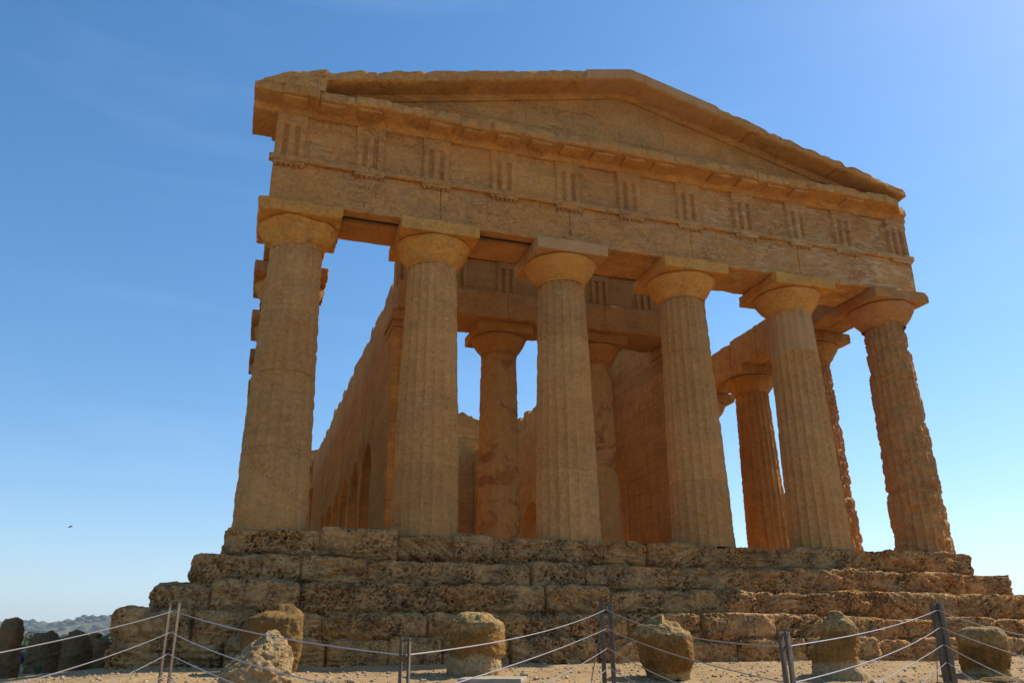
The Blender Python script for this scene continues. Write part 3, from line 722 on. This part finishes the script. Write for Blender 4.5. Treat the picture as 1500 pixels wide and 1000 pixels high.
for yc, s in ((4.55, -1), (32.8, 1)):
    def Yv(v): return yc-s*v
    def bx(mb, x0, x1, v0, v1, z0, z1, r=.1, rr=.015, fn=None, **k):
        ys = sorted((Yv(v0), Yv(v1))); mb.box((x0, ys[0], z0), (x1, ys[1], z1), r, rr, fn or rough(.010, 2.5, 6), **k)
    a = MB(); ed = [-4.72, -1.52, 1.52, 4.72]
    for i in range(3):
        bx(a, ed[i]+.004, ed[i+1]-.004, 0.0, .55, 6.825, 7.60); bx(a, ed[i]+.004, ed[i+1]-.004, -.22, 1.2, 6.82, 7.62, fn=rough(.04, 2.5, 7))
    ar = P_(a.build('porch_architrave', M_porch))
    t = MB(); bx(t, -4.8, 4.8, -.07, .1, 7.60, 7.72, fn=rough(.01, 5, 7)); P_(t.build('taenia', M_porch), ar)
    f = MB(); bx(f, -4.7, 4.7, .03, 1.0, 7.72, 8.72, faces='xXyYZ'); bx(f, -4.7, 4.7, -.06, .9, 8.74, 8.95, fn=lambda P: rough(.05, 2.2, 95)(P)-np.array([0, 0, 1.])*(np.clip(fbm(P*np.array([1, 0, 0]), .5, 2, 5), 0, 1)*.5*sst(8.8, 8.9, P[..., 2]))[..., None])
    fr = P_(f.build('porch_frieze', M_porch))
    for k in range(7):
        x = -4.5+1.5*k
        r = MB(); bx(r, x-.29, x+.29, -.06, .03, 7.535, 7.601, rr=.01)
        for q in range(6):
            gx_ = x-.235+q*.094; th = np.linspace(0, 2*np.pi, 8, endpoint=False); zz = np.array([7.55, 7.49, 7.485]); rd = np.array([.026, .03, .001])
            T, K = np.meshgrid(th, np.arange(3), indexing='ij'); r.grid(np.stack([gx_+np.cos(T)*rd[K], Yv(-.015)+np.sin(T)*rd[K], zz[K]], -1), closeu=True, flip=True)
        P_(r.build('regula', M_porch), ar)
        tg = MB(); w = .29
        for u0, u1 in ((-w, -.165), (-.07, .07), (.165, w)): bx(tg, x+u0, x+u1, -.035, .04, 7.722, 8.5, rr=.02, r=.07)
        bx(tg, x-w, x+w, -.04, .04, 8.5, 8.7, rr=.01, r=.08); P_(tg.build('triglyph', M_porch), fr)
# cross walls
def wall_y(name, parts, m):
    mb = MB()
    for lo, hi in parts: mb.box(lo, hi, .18, .03, lambda P: P+vnoise(P, 1.3, 4, 230)*.04+vnoise(P, 6, 2, 231)*.02)
    return P_(mb.build(name, m))
wall_y('porch_wall', [((-3.79, 9.4-.45, .262), (-2.9, 9.4+.45, 7.2))], M_cella); wall_y('porch_wall', [((2.9, 9.4-.45, .262), (3.79, 9.4+.45, 7.2))], M_cella)
mb = MB()
for v0, v1, zz, off in ((27.6, 28.2, 9.5, 0), (28.2, 28.9, 10.9, 1)):
    def fn(P, off=off, zz=zz):
        Q = P.copy()
        if off: Q[..., 2] += sst(5, 10, P[..., 2])*(.9-.25*np.abs(P[..., 0]))*1.0+np.floor(fbm(np.stack([P[..., 0]*1.2, 0*P[..., 0], 0*P[..., 0]], -1), 1.3, 2, 9)*4)*.08*sst(8, 10.8, P[..., 2])
        return Q+vnoise(Q, 1.3, 4, 240)*.04+vnoise(Q, 6, 2, 241)*.03
    mb.box((-2.6, v0+.005, 7.6), (4.66, v1-.005, zz-.004), .15, .03, fn); mb.box((-3.79, v0, .262), (-1.3, v1, zz), .15, .03, fn); mb.box((1.3, v0, .262), (3.79, v1, zz), .15, .03, fn); mb.box((-1.31, v0, 5.2), (1.31, v1, zz), .15, .03, fn)
P_(mb.build('cross_wall', M_cella))

# ------------------------------------------------------------------ boulders and loose stones
def gz(x, y): return float(ground_h(np.array([x]), np.array([y]))[0])
def boulder(name, x, y, prof, dep=1.0, rot=0.0, seed=0, amp=.05, m=None, pw=2.6, lean=(0, 0), sink=.04, n=130, foot=0.0):
    """prof: list of (height, left half width, right half width)"""
    pr = np.array(prof, float); H = pr[-1, 0]
    k = np.linspace(0, 1, n//2); zz = H*k
    l = np.interp(zz, pr[:, 0], pr[:, 1]); r = np.interp(zz, pr[:, 0], pr[:, 2])
    th = np.linspace(0, 2*np.pi, n, endpoint=False); T, K = np.meshgrid(th, np.arange(len(zz)), indexing='ij')
    ct, st = np.cos(T), np.sin(T); q = (np.abs(ct)**pw+np.abs(st)**pw)**(-1/pw)
    wd = np.where(ct > 0, r[K], l[K]); dm = (l+r)[K]/2*dep
    # round off the top
    X = ct*q*wd; Yy = st*q*dm; Z = zz[K]
    cap = [(1.0, Z[:, -1])]
    P = np.stack([X, Yy, Z], -1)
    tops = []
    for s_, dz in ((.90, .045), (.72, .08), (.45, .10), (.2, .108), (.0, .11)):
        e = P[:, -1].copy(); e[:, 0] *= s_; e[:, 1] *= s_; e[:, 2] += dz*H; tops.append(e)
    P = np.concatenate([P, np.stack(tops, 1)], 1)
    P[..., 0] += lean[0]*P[..., 2]; P[..., 1] += lean[1]*P[..., 2]
    Q = P+seed*5.1
    nrm = P-np.array([0, 0, H*.5]); nrm = nrm/np.maximum(np.linalg.norm(nrm, axis=-1, keepdims=True), .05)
    d = fbm(Q, 1.8, 3, 2)*amp*1.6+np.abs(fbm(Q, 5.5, 4, 3))*amp*1.3+fbm(Q, 22, 3, 5)*amp*.6-np.abs(fbm(Q*np.array([1, 1, 1.6]), 3.2, 4, 8))*amp*1.4+sst(.25, .6, worley(Q, 2.6, 9))*amp*.8-np.clip(fbm(Q, 14, 3, 4), 0, 1)*amp*.8
    pt = worley(Q, 11, 6); d = d-amp*.45*sst(.35, .1, pt)*sst(.0, .3, fbm(Q, 2, 2, 7))
    P = P+nrm*d[..., None]
    c, s2 = math.cos(rot), math.sin(rot); R = np.array([[c, -s2, 0], [s2, c, 0], [0, 0, 1]])
    mb = MB(); mb.grid(P@R.T, closeu=True)
    zg = gz(x, y)-sink
    o = mb.build(name, m or (stump_mat(zg, foot, H) if foot else M_boulder), sharp=180); o.location = (x, y, zg); return o
def stump_mat(zg, foot, H):
    # amber stone on a pale cement foot, grey-green crust on the crown
    M, nt, b = mat('stump_sandstone'); n = N(nt); sp = n.node('ShaderNodeSeparateXYZ', {0: n.pos})
    hz_ = n.math('ADD', n.math('SUBTRACT', sp.outputs[2], zg), n.math('MULTIPLY', n.noise(3.5, 4, .6), .22))
    fine = n.noise(16, 6, .7)
    c = n.mix(n.rng(n.noise(3, 6, .65, n.scaled(n.pos, (1, 1, .5))), .35, .62), (.15, .078, .025), (.34, .19, .06))
    c = n.mix(n.rng(fine, .48, .7, 0, .5), c, (.46, .31, .13))
    c = n.mix(n.rng(hz_, foot+.08, foot+.15, 1, 0), c, n.mix(n.rng(fine, .35, .65), (.38, .29, .17), (.50, .40, .26)))
    crust = n.math('MULTIPLY', n.rng(hz_, H*.86, H*.93), n.rng(n.noise(9, 6, .7), .3, .5))
    c = n.mix(crust, c, n.mix(n.rng(fine, .35, .65), (.21, .15, .07), (.50, .38, .20)))
    pv = n.rng(n.vor(30), .1, .28, 1, 0); c = n.mix(n.math('MULTIPLY', pv, .6), c, (.08, .045, .015)); c = n.mix(1.0, c, (.92, .80, .60), 'MULTIPLY')
    ck = n.rng(n.math('ABSOLUTE', n.math('SUBTRACT', n.noise(2.6, 6, .6, None, .7), .5)), 0, .006, .8, 0); c = n.mix(ck, c, (.05, .03, .012))
    nt.links.new(c, b.inputs['Base Color'])
    nt.links.new(n.bump(n.math('SUBTRACT', fine, n.math('MULTIPLY', pv, .8)), .9, .03), b.inputs['Normal']); return M
def px_xy(px, D):        # ground point seen at column px, depth D in front of the camera
    v = AF+(px-750)/FPX*AR+(500-975)/FPX*AU
    return CAM[0]+v[0]*D, CAM[1]+v[1]*D
VR = -YAW      # turn so that the local x axis runs across the picture
def place(px, D): return px_xy(px, D)
x, y = place(396, 11.6)
tag(boulder('boulder', x, y, [(0, .40, .34), (.3, .42, .34), (.70, .43, .34), (.76, .40, .35), (.80, .30, .35), (.84, .12, .32), (.87, .02, .22)], .8, .12, 1.2, .035, lean=(0.02, -.14), pw=3.6),
    'squared ochre boulder with a knobbly crest, standing behind the pointed pitted rock', 'boulder')
x, y = place(383, 9.3)
tag(boulder('boulder', x, y, [(0, .42, .32), (.26, .42, .32), (.40, .36, .32), (.52, .22, .30), (.62, .08, .24), (.68, .0, .17)], .85, .25, 2.7, .05, m=M_pale, pw=2.8),
    'pointed pale pitted rock with a sloping left side, nearest to the cables', 'boulder')
x, y = place(698, 12.0)
tag(boulder('column_stump', x, y, [(0, .42, .34), (.12, .43, .34), (.26, .41, .33), (.31, .37, .38), (.62, .36, .41), (.74, .34, .40), (.80, .30, .26)], .95, -.42, 3.9, .028, lean=(0, -.10), pw=2.7, foot=.28),
    'worn round stump with pale foot and flat sandy top behind the grey slab', 'column stump', 'worn stumps in front of the steps')
x, y = place(978, 12.1)
tag(boulder('column_stump', x, y, [(0, .24, .24), (.08, .31, .29), (.3, .36, .36), (.5, .38, .37), (.64, .39, .33), (.76, .38, .14), (.80, .32, .0)], .85, -.62, 5.2, .04, lean=(0, -.16), pw=2.5, foot=.10),
    'bulging egg-shaped stump with a rough grey crown sloping to the right', 'column stump', 'worn stumps in front of the steps')
x, y = place(1230, 12.5)
tag(boulder('column_stump', x, y, [(0, .40, .42), (.10, .40, .38), (.22, .38, .28), (.40, .38, .28), (.50, .30, .30), (.60, .20, .33), (.72, .17, .33), (.84, .12, .27), (.90, .05, .18)], .75, -.80, 6.1, .026, lean=(0, -.10), pw=2.6, foot=.24),
    'amber stump with narrow domed head and wide pale foot, second from the right', 'column stump', 'worn stumps in front of the steps')
x, y = place(1446, 13.3)
tag(boulder('column_stump', x, y, [(0, .34, .30), (.1, .35, .31), (.4, .34, .35), (.60, .35, .36), (.68, .32, .33)], .8, -.95, 7.7, .035, lean=(0, -.12), pw=2.8, foot=.12),
    'broad flat-topped dark brown stump at the right end of the steps', 'column stump', 'worn stumps in front of the steps')
x, y = place(1462, 12.6)
tag(boulder('flat_stone', x, y, [(0, .36, .34), (.05, .34, .3), (.09, .26, .22)], .7, VR+.2, 8.8, .02),
    'low flat grey stone lying at the foot of the broad dark stump', 'stone')
sl = MB(); sl.box((-.42, -.3, 0), (.42, .3, .07), .05, .012, rough(.006, 4, 2))
o = sl.build('stone_slab', simple('grey_paving_stone', (.33, .275, .205), .9)); x, y = place(722, 10.9); o.location = (x, y, gz(x, y)); o.rotation_euler = (.02, 0, VR-.15)
tag(o, 'flat pale grey rectangular slab lying on the dry earth', 'slab')

# scattered stones one can count, and gravel nobody could
Mpeb = stone('pebble_stone', tint=(.95, .9, .8), dark=(.32,.23,.14), mid=(.48,.37,.25), light=(.62,.52,.4), pits=0, strata=0, greyamt=.2, orange=.1)
def pebble_mesh(seed, n=10):
    th = np.linspace(0, 2*np.pi, n, endpoint=False); ph = np.linspace(-np.pi/2, np.pi/2, n//2+2)
    T, Ph = np.meshgrid(th, ph, indexing='ij'); P = np.stack([np.cos(T)*np.cos(Ph), np.sin(T)*np.cos(Ph)*.75, np.sin(Ph)*.55], -1)
    return P+vnoise(P, 1.3, 2, seed)*.45
protos = []
for k in range(6):
    mb = MB(); mb.grid(pebble_mesh(k*3+300, 14), closeu=True); o = mb.build('stone', Mpeb, sharp=35); protos.append(o)
looks = ['pale', 'cream', 'brown', 'reddish', 'grey', 'sandy']
spots = [(905, 9.9, .09, 2), (940, 10.6, .06, 0), (1085, 11.2, .05, 1), (480, 11.0, .05, 3), (515, 10.8, .06, 0), (502, 12.5, .05, 2), (620, 11.2, .045, 0), (604, 11.9, .05, 1),
         (430, 11.3, .05, 4), (768, 11.8, .07, 0), (785, 11.4, .055, 5), (1010, 11.0, .04, 0), (1120, 10.6, .05, 1), (1160, 11.5, .06, 3), (1290, 10.9, .05, 0),
         (1320, 11.9, .06, 2), (1460, 11.4, .10, 1), (1430, 12.0, .08, 4), (860, 10.7, .05, 0), (750, 12.6, .045, 1), (1275, 11.8, .07, 0), (235, 12.3, .05, 0), (285, 12.2, .05, 3), (1055, 10.4, .05, 4), (1350, 10.3, .06, 1), (665, 10.6, .05, 0),
         (830, 11.6, .05, 2), (815, 10.4, .06, 5), (905, 12.7, .05, 3), (1045, 12.2, .045, 5), (1100, 12.4, .05, 2), (1135, 10.1, .05, 0), (1330, 10.9, .05, 4), (1400, 11.0, .06, 3), (545, 10.5, .05, 5), (570, 12.0, .04, 2), (455, 10.3, .06, 0), (320, 12.5, .05, 4), (1480, 12.2, .07, 0), (1385, 12.4, .05, 5)]
used = set()
for i, (px, D, sz, k) in enumerate(spots):
    src = protos[k]; o = src if k not in used else src.copy()
    if k in used: COL.objects.link(o)
    used.add(k)
    x, y = px_xy(px, D); o.location = (x, y, gz(x, y)+sz*.25); o.scale = (sz, sz, sz); o.rotation_euler = (random.uniform(-.3, .3), random.uniform(-.3, .3), random.uniform(0, 6))
    tag(o, 'small loose pale stone lying on the dry earth before the temple steps', 'stone', 'small stones strewn on the dry earth')
for k, o in enumerate(protos):
    if k not in used: bpy.data.objects.remove(o)
gv = MB(); base = [pebble_mesh(k+400, 6) for k in range(5)]
rg = np.random.default_rng(5); NP = 7000
gxs = rg.uniform(-12, 9, NP); gys = -2.5-4.6*rg.random(NP)
hh = ground_h(gxs, gys)
for i in range(NP):
    s_ = .006+.030*rg.random()**3; B_ = base[i % 5]; a = rg.uniform(0, 6.28)
    c, s2 = math.cos(a), math.sin(a); R = np.array([[c, -s2, 0], [s2, c, 0], [0, 0, 1]])
    gv.grid(B_@R.T*s_+np.array([gxs[i], gys[i], hh[i]+s_*.2]), closeu=True)
tag(gv.build('gravel', Mpeb, smooth=False), 'pale gravel and chippings strewn over the dry earth', 'gravel', kind='stuff')

# ------------------------------------------------------------------ standing tomb stones at the left edge
ts = [(8, 16.0, [(0, .22, .20), (.3, .24, .19), (.6, .22, .14), (.78, .22, .19), (.95, .22, .18), (1.0, .2, .13)], 'rounded dark standing stone, nearest the left edge of the view'),
      (61, 21, [(0, .35, .34), (.5, .34, .33), (.85, .33, .28), (.92, .3, .2)], 'blocky upright dark stone with a sloping top, beside the seated person'),
      (102, 24, [(0, .44, .44), (.5, .42, .42), (.85, .3, .38), (1.0, .1, .26)], 'dark humped standing stone between the blocky and the notched one'),
      (137, 27, [(0, .40, .40), (.6, .36, .38), (.86, .3, .36), (.98, .28, -.05)], 'dark standing stone with a notched two-horned top'),
      (162, 31, [(0, .36, .4), (.6, .3, .4), (.8, .05, .4), (1.0, -.1, .36)], 'narrow dark standing stone nearest to the temple corner')]
for i, (px, D, pr, lab) in enumerate(ts):
    x, y = px_xy(px, D); sc = 1.0
    o = boulder('standing_stone', x, y, [(a*1.03, b_*1.05*D/21*(1.35 if i == 0 else 1), c_*1.05*D/21*(1.35 if i == 0 else 1)) for a, b_, c_ in pr], .8, VR-.25, i*3.3+.5, .06, m=M_dark, pw=3.0, n=70)
    tag(o, lab, 'standing stone', 'standing stones along the ridge')

# ------------------------------------------------------------------ fence
fence = empty('cable_fence', (-6, -8, -2.9)); tag(fence, 'zigzag fence of twin steel bar posts and sagging steel cables in front of the temple', 'fence')
FI = Matrix.Translation(fence.location).inverted()
def unp(px, py, D): return CAM+D*(AF+(px-750)/FPX*AR+(500-py)/FPX*AU)
#        px,  py(top), depth, bar width, bar thickness, spacing of the bars, turn
FP = [(-110, 952, 5.2, .05, .012, .07, 0.3), (256, 882, 10.24, .050, .014, .115, 1.35), (594, 934, 5.12, .040, .014, .050, 1.45),
      (887, 881, 11.34, .060, .014, .125, -.25), (1148, 925, 5.99, .045, .016, .050, .6), (1371, 883, 12.7, .10, .05, .105, 0.35), (1660, 930, 5.3, .05, .014, .07, .3)]
tops = []
for px, py, D, bw, bt_, sp, rot in FP:
    t = unp(px, py, D); tops.append(t)
    zb = gz(t[0], t[1])-.15; mb = MB(); c, s2 = math.cos(rot+VR), math.sin(rot+VR)
    def add(lo, hi):
        def fn(P):
            X_ = P[..., 0]*c-P[..., 1]*s2+t[0]; Y_ = P[..., 0]*s2+P[..., 1]*c+t[1]; return np.stack([X_, Y_, P[..., 2]], -1)
        mb.box(lo, hi, 3, .0015, fn)
    # bars stand side by side across the view
    cr, sr = math.cos(-rot), math.sin(-rot)
    for q in (-1, 1):
        ox, oy = q*sp/2*cr, q*sp/2*sr
        add((ox-bw/2, oy-bt_/2, zb), (ox+bw/2, oy+bt_/2, t[2]))
    o = mb.build('post', M_metal, fence); o.matrix_parent_inverse = FI
    pl = MB()
    pp = [np.array([t[0]+math.cos(VR)*q*(sp/2+.01), t[1]+math.sin(VR)*q*(sp/2+.01), t[2]-.012]) for q in (-1, 1)]
    pl.tube([pp[0], (pp[0]+pp[1])/2, pp[1]], .010, 6); P_(pl.build('spacer', M_metal), o)
for i in range(len(tops)-1):
    for k in range(4):
        a = tops[i]+np.array([0, 0, -.10-.25*k]); b_ = tops[i+1]+np.array([0, 0, -.10-.25*k])
        t = np.linspace(0, 1, 24)[:, None]; sag = .10 if (i == 3 and k == 0) else .035+.02*((i+k) % 3)
        pts = a+(b_-a)*t; pts[:, 2] -= sag*4*(t*(1-t))[:, 0]
        mb = MB(); mb.tube(pts, .0052, 6); o = mb.build('cable', M_cable, fence); o.matrix_parent_inverse = FI
for i, dx in ((3, -.45), (5, -.60)):
    t = tops[i]; mb = MB(); e = np.array([t[0]+dx, t[1]-.35, gz(t[0]+dx, t[1]-.35)-.05]); a = t-np.array([0.02, 0, .06])
    mb.tube(np.array([a, (a+e)/2, e]), .007, 5); o = mb.build('brace', M_metal, fence); o.matrix_parent_inverse = FI

# ------------------------------------------------------------------ trees beyond the ridge
def leafmat(name, c0, c1):
    M, nt, b = mat(name); n = N(nt)
    c = n.mix(n.rng(n.noise(1.5, 4, .7), .35, .65), c0, c1); nt.links.new(c, b.inputs['Base Color'])
    b.inputs['Roughness'].default_value = .7; return M
M_leaf = leafmat('olive_leaves', (.045, .07, .028), (.13, .16, .07))
M_bark = simple('olive_bark', (.12, .09, .06), .9)
def tree(seed, H=5.0, Rw_=2.6):
    r = np.random.default_rng(seed); root = empty('olive_tree')
    t = MB(); t.tube(np.array([[0, 0, -.4], [.05, .02, H*.2], [.12, -.05, H*.4]]), [.26, .2, .13], 8)
    for k in range(6):
        a = r.uniform(0, 6.28); t.tube(np.array([[.1, -.03, H*.33], [.1+math.cos(a)*.6, math.sin(a)*.6, H*.5], [math.cos(a)*1.3, math.sin(a)*1.3, H*(.65+.15*r.random())]]), [.1, .07, .03], 5)
    t.build('trunk', M_bark, root)
    cl = r.normal(size=(26, 3)); cl /= np.linalg.norm(cl, axis=1)[:, None]; cl *= (r.random((26, 1))**.5)*np.array([Rw_*.8, Rw_*.8, H*.26]); cl[:, 2] += H*.66
    NL = 4200; ci = r.integers(0, 26, NL); rad = r.uniform(.45, .95, 26)
    d = r.normal(size=(NL, 3)); d /= np.linalg.norm(d, axis=1)[:, None]; C = cl[ci]+d*(rad[ci]*(r.random(NL)**.4))[:, None]
    u = r.normal(size=(NL, 3)); u /= np.linalg.norm(u, axis=1)[:, None]; v = np.cross(u, r.normal(size=(NL, 3))); v /= np.linalg.norm(v, axis=1)[:, None]
    sz = r.uniform(.11, .22, NL)[:, None]
    V = np.stack([C-u*sz, C+v*sz*.5, C+u*sz, C-v*sz*.5], 1).reshape(-1, 3); c = MB(); c.quads(V, np.arange(NL*4).reshape(-1, 4)); c.build('crown', M_leaf, root, smooth=False)
    return root
def copy_tree(o):
    c = o.copy(); COL.objects.link(c)
    for ch in o.children:
        d = ch.copy(); COL.objects.link(d); d.parent = c
    return c
tp = [tree(s_) for s_ in (1, 2, 3)]
tspots = [(-20, 62, 926, 4.6), (28, 75, 944, 4.2), (48, 66, 940, 4), (78, 70, 934, 4.6), (95, 58, 940, 4), (112, 66, 930, 4.6), (124, 85, 926, 5.6), (140, 72, 928, 4.8), (158, 90, 925, 5.5), (172, 70, 936, 4.6), (195, 80, 930, 5), (88, 95, 928, 5.4), (35, 110, 934, 5.5), (60, 120, 927, 5.8)]
for i, (px, D, row, H) in enumerate(tspots):
    o = tp[i] if i < 3 else copy_tree(tp[i % 3])
    top = unp(px, row, D); s_ = H/5.0; o.location = (top[0], top[1], top[2]-H*.95); o.scale = (s_, s_, s_); o.rotation_euler = (0, 0, i*1.9)
    tag(o, 'grey-green olive tree growing beyond the standing stones on the left', 'tree', 'olive trees beyond the standing stones')
# far-off scrub on the valley floor as one mass
rw = np.random.default_rng(9); NB = 1500; az_ = rw.uniform(-.75, .15, NB); rd_ = rw.uniform(130, 1400, NB)
bx_ = np.sin(az_)*rd_; by_ = np.cos(az_)*rd_; bz_ = ground_h(bx_, by_)
wd = MB()
for i in range(NB):
    s_ = rw.uniform(2.0, 5.0); P = pebble_mesh(i % 7+500, 8)*s_*np.array([1, 1, 1.2]); P = P+vnoise(P+i, .8, 2, 3)*1.2
    wd.grid(P+np.array([bx_[i], by_[i], bz_[i]+s_*.4]), closeu=True)
az2 = rw.uniform(-.62, .02, 2600); rd2 = rw.uniform(1750, 2750, 2600)
ai = np.clip((az2 % (2*np.pi))/(2*np.pi)*2600, 0, 2599).astype(int)
for i in range(2600):
    z_ = np.interp(rd2[i], rr_, hz[ai[i]]); s_ = rw.uniform(4.5, 9.5)
    wd.grid(pebble_mesh(i % 7+500, 6)*s_*np.array([1.2, 1.2, 1.1])+np.array([math.sin(az2[i])*rd2[i], math.cos(az2[i])*rd2[i], z_+s_*.3]), closeu=True)
tag(wd.build('distant_scrub', leafmat('scrub', (.035, .055, .02), (.09, .11, .05)), smooth=False), 'far-off green scrub and groves covering the valley', 'scrub', kind='stuff')

# a weed at the foot of the blocky stone
wdm = MB(); r_ = np.random.default_rng(4)
for k in range(60):
    a = r_.uniform(0, 6.28); l = r_.uniform(.12, .3); sp = r_.uniform(.0, .14)
    p0 = np.array([math.cos(a)*.03, math.sin(a)*.03, 0]); p1 = np.array([math.cos(a)*sp, math.sin(a)*sp, l]); wv = np.array([-math.sin(a), math.cos(a), 0])*.014
    mid_ = (p0+p1)/2+np.array([0, 0, .03]); wdm.quads([p0, mid_-wv, p1, mid_+wv], [[0, 1, 2, 3]])
o = wdm.build('weed', simple('weed_green', (.10, .17, .04), .7), smooth=False); x, y = px_xy(57, 19); o.location = (x, y, gz(x, y))
tag(o, 'small bright green weed at the foot of a dark standing stone', 'plant')

# ------------------------------------------------------------------ seated person
def person(loc, rot):
    root = empty('person', loc); root.rotation_euler = (0, 0, rot)
    J = {'pel': (0, 0, .12), 'sp': (-.03, 0, .32), 'ch': (-.04, 0, .52), 'nk': (.06, 0, .58), 'hd': (.14, 0, .62), 'ht': (.21, 0, .66),
         'lh': (.04, .1, .12), 'lk': (.40, .13, .40), 'la': (.62, .12, .07), 'lt': (.80, .12, .04), 'rh': (.04, -.1, .12), 'rk': (.42, -.12, .36), 'ra': (.68, -.12, .07), 'rt': (.86, -.12, .04),
         'ls': (-.03, .19, .55), 'le': (.12, .24, .34), 'lw': (.33, .15, .38), 'lf': (.41, .12, .38), 'rs': (-.03, -.19, .55), 're': (.12, -.24, .34), 'rw': (.34, -.14, .36), 'rf': (.42, -.12, .36)}
    E_ = [('pel', 'sp'), ('sp', 'ch'), ('ch', 'nk'), ('nk', 'hd'), ('hd', 'ht'), ('pel', 'lh'), ('lh', 'lk'), ('lk', 'la'), ('la', 'lt'), ('pel', 'rh'), ('rh', 'rk'), ('rk', 'ra'), ('ra', 'rt'),
          ('ch', 'ls'), ('ls', 'le'), ('le', 'lw'), ('lw', 'lf'), ('ch', 'rs'), ('rs', 're'), ('re', 'rw'), ('rw', 'rf')]
    Rd = dict(pel=.13, sp=.12, ch=.14, nk=.055, hd=.09, ht=.07, lh=.09, lk=.065, la=.04, lt=.035, rh=.09, rk=.065, ra=.04, rt=.035, ls=.06, le=.045, lw=.03, lf=.035, rs=.06, re=.045, rw=.03, rf=.035)
    def skin(name, keys, edges, grow, m):
        ids = {k: i for i, k in enumerate(keys)}; me = bpy.data.meshes.new(name)
        me.from_pydata([J[k] for k in keys], [(ids[a], ids[b2]) for a, b2 in edges], [])
        o = bpy.data.objects.new(name, me); COL.objects.link(o); o.parent = root; me.materials.append(m)
        sm = o.modifiers.new('skin', 'SKIN'); sm.use_smooth_shade = True
        for i, k in enumerate(keys): me.skin_vertices[0].data[i].radius = (Rd[k]+grow, Rd[k]+grow)
        me.skin_vertices[0].data[0].use_root = True
        o.modifiers.new('sub', 'SUBSURF').levels = 1; o.modifiers['sub'].render_levels = 2
        return o
    skin('body', list(J), E_, 0, simple('skin_tone', (.50, .32, .22), .6))
    sh = [e for e in E_ if set(e) <= {'pel', 'sp', 'ch', 'ls', 'le', 'rs', 're', 'lw', 'rw'}]
    skin('jacket', ['sp', 'ch', 'ls', 'le', 'lw', 'rs', 're', 'rw', 'pel'], sh, .018, simple('blue_cloth', (.03, .05, .16), .9))
    tr_ = [e for e in E_ if set(e) <= {'pel', 'lh', 'lk', 'la', 'rh', 'rk', 'ra'}]
    skin('trousers', ['pel', 'lh', 'lk', 'la', 'rh', 'rk', 'ra'], tr_, .016, simple('beige_cloth', (.50, .36, .22), .9))
    hr_ = MB(); P = pebble_mesh(1, 12)*np.array([.12, .11, .13])+np.array([.17, 0, .69]); hr_.grid(P, closeu=True); hr_.build('hair', simple('dark_hair', (.03, .02, .015), .6), root)
    bg_ = MB(); bg_.box((.1, -.2, .16), (.22, .05, .42), .05, .04, rough(.01, 6, 3)); bg_.build('scarf', simple('red_cloth', (.35, .04, .03), .9), root)
    return root
x, y = px_xy(38, 23.5)
tag(person((x, y, gz(x, y)), math.pi*.95), 'person in dark blue jacket and beige trousers sitting hunched between two standing stones', 'person')

# ------------------------------------------------------------------ bird
bt2 = MB(); bp = unp(103, 771, 60)
k = np.linspace(0, 1, 10); bt2.tube(np.stack([k*.34-.17, 0*k, 0*k], 1), .045*np.sin(np.pi*np.clip(k*.92+.04, 0, 1))**.7, 8)
bird = empty('bird', tuple(bp)); bird.rotation_euler = (.35, -.35, -.2)
bt2.build('body', simple('bird_feathers', (.07, .07, .08), .8), bird)
for sgn in (-1, 1):
    w = MB(); u = np.linspace(0, 1, 8); c = .12*(1-u**1.5)+.01
    up = np.stack([.03-.05*u, sgn*u*.36, .10*u-.05*u*u], 1); lo_ = up-np.stack([c, 0*u, 0*u], 1)
    w.grid(np.stack([up+[0, 0, .006], lo_, up-[0, 0, .006]], 1)); w.build('wing', bpy.data.materials['bird_feathers'], bird)
tag(bird, 'small dark bird flying low in the sky left of the temple', 'bird')

# ------------------------------------------------------------------ haze
hzb = MB(); HZ = 9400
V = np.array([[sx*HZ, sy*HZ, z] for z in (-150, 420) for sy in (-1, 1) for sx in (-1, 1)], float)
hzb.quads(V, [[0, 2, 3, 1], [4, 5, 7, 6], [0, 1, 5, 4], [2, 6, 7, 3], [0, 4, 6, 2], [1, 3, 7, 5]])
Mz = bpy.data.materials.new('haze_air'); Mz.use_nodes = True; nt = Mz.node_tree; nt.nodes.clear()
vo = nt.nodes.new('ShaderNodeVolumePrincipled'); vo.inputs['Density'].default_value = .00014; vo.inputs['Color'].default_value = (.78, .87, 1, 1); vo.inputs['Anisotropy'].default_value = .2
oo = nt.nodes.new('ShaderNodeOutputMaterial'); nt.links.new(vo.outputs[0], oo.inputs['Volume'])
hzo = hzb.build('haze', Mz, smooth=False); tag(hzo, 'thin blue haze over the valley', 'haze', kind='stuff')
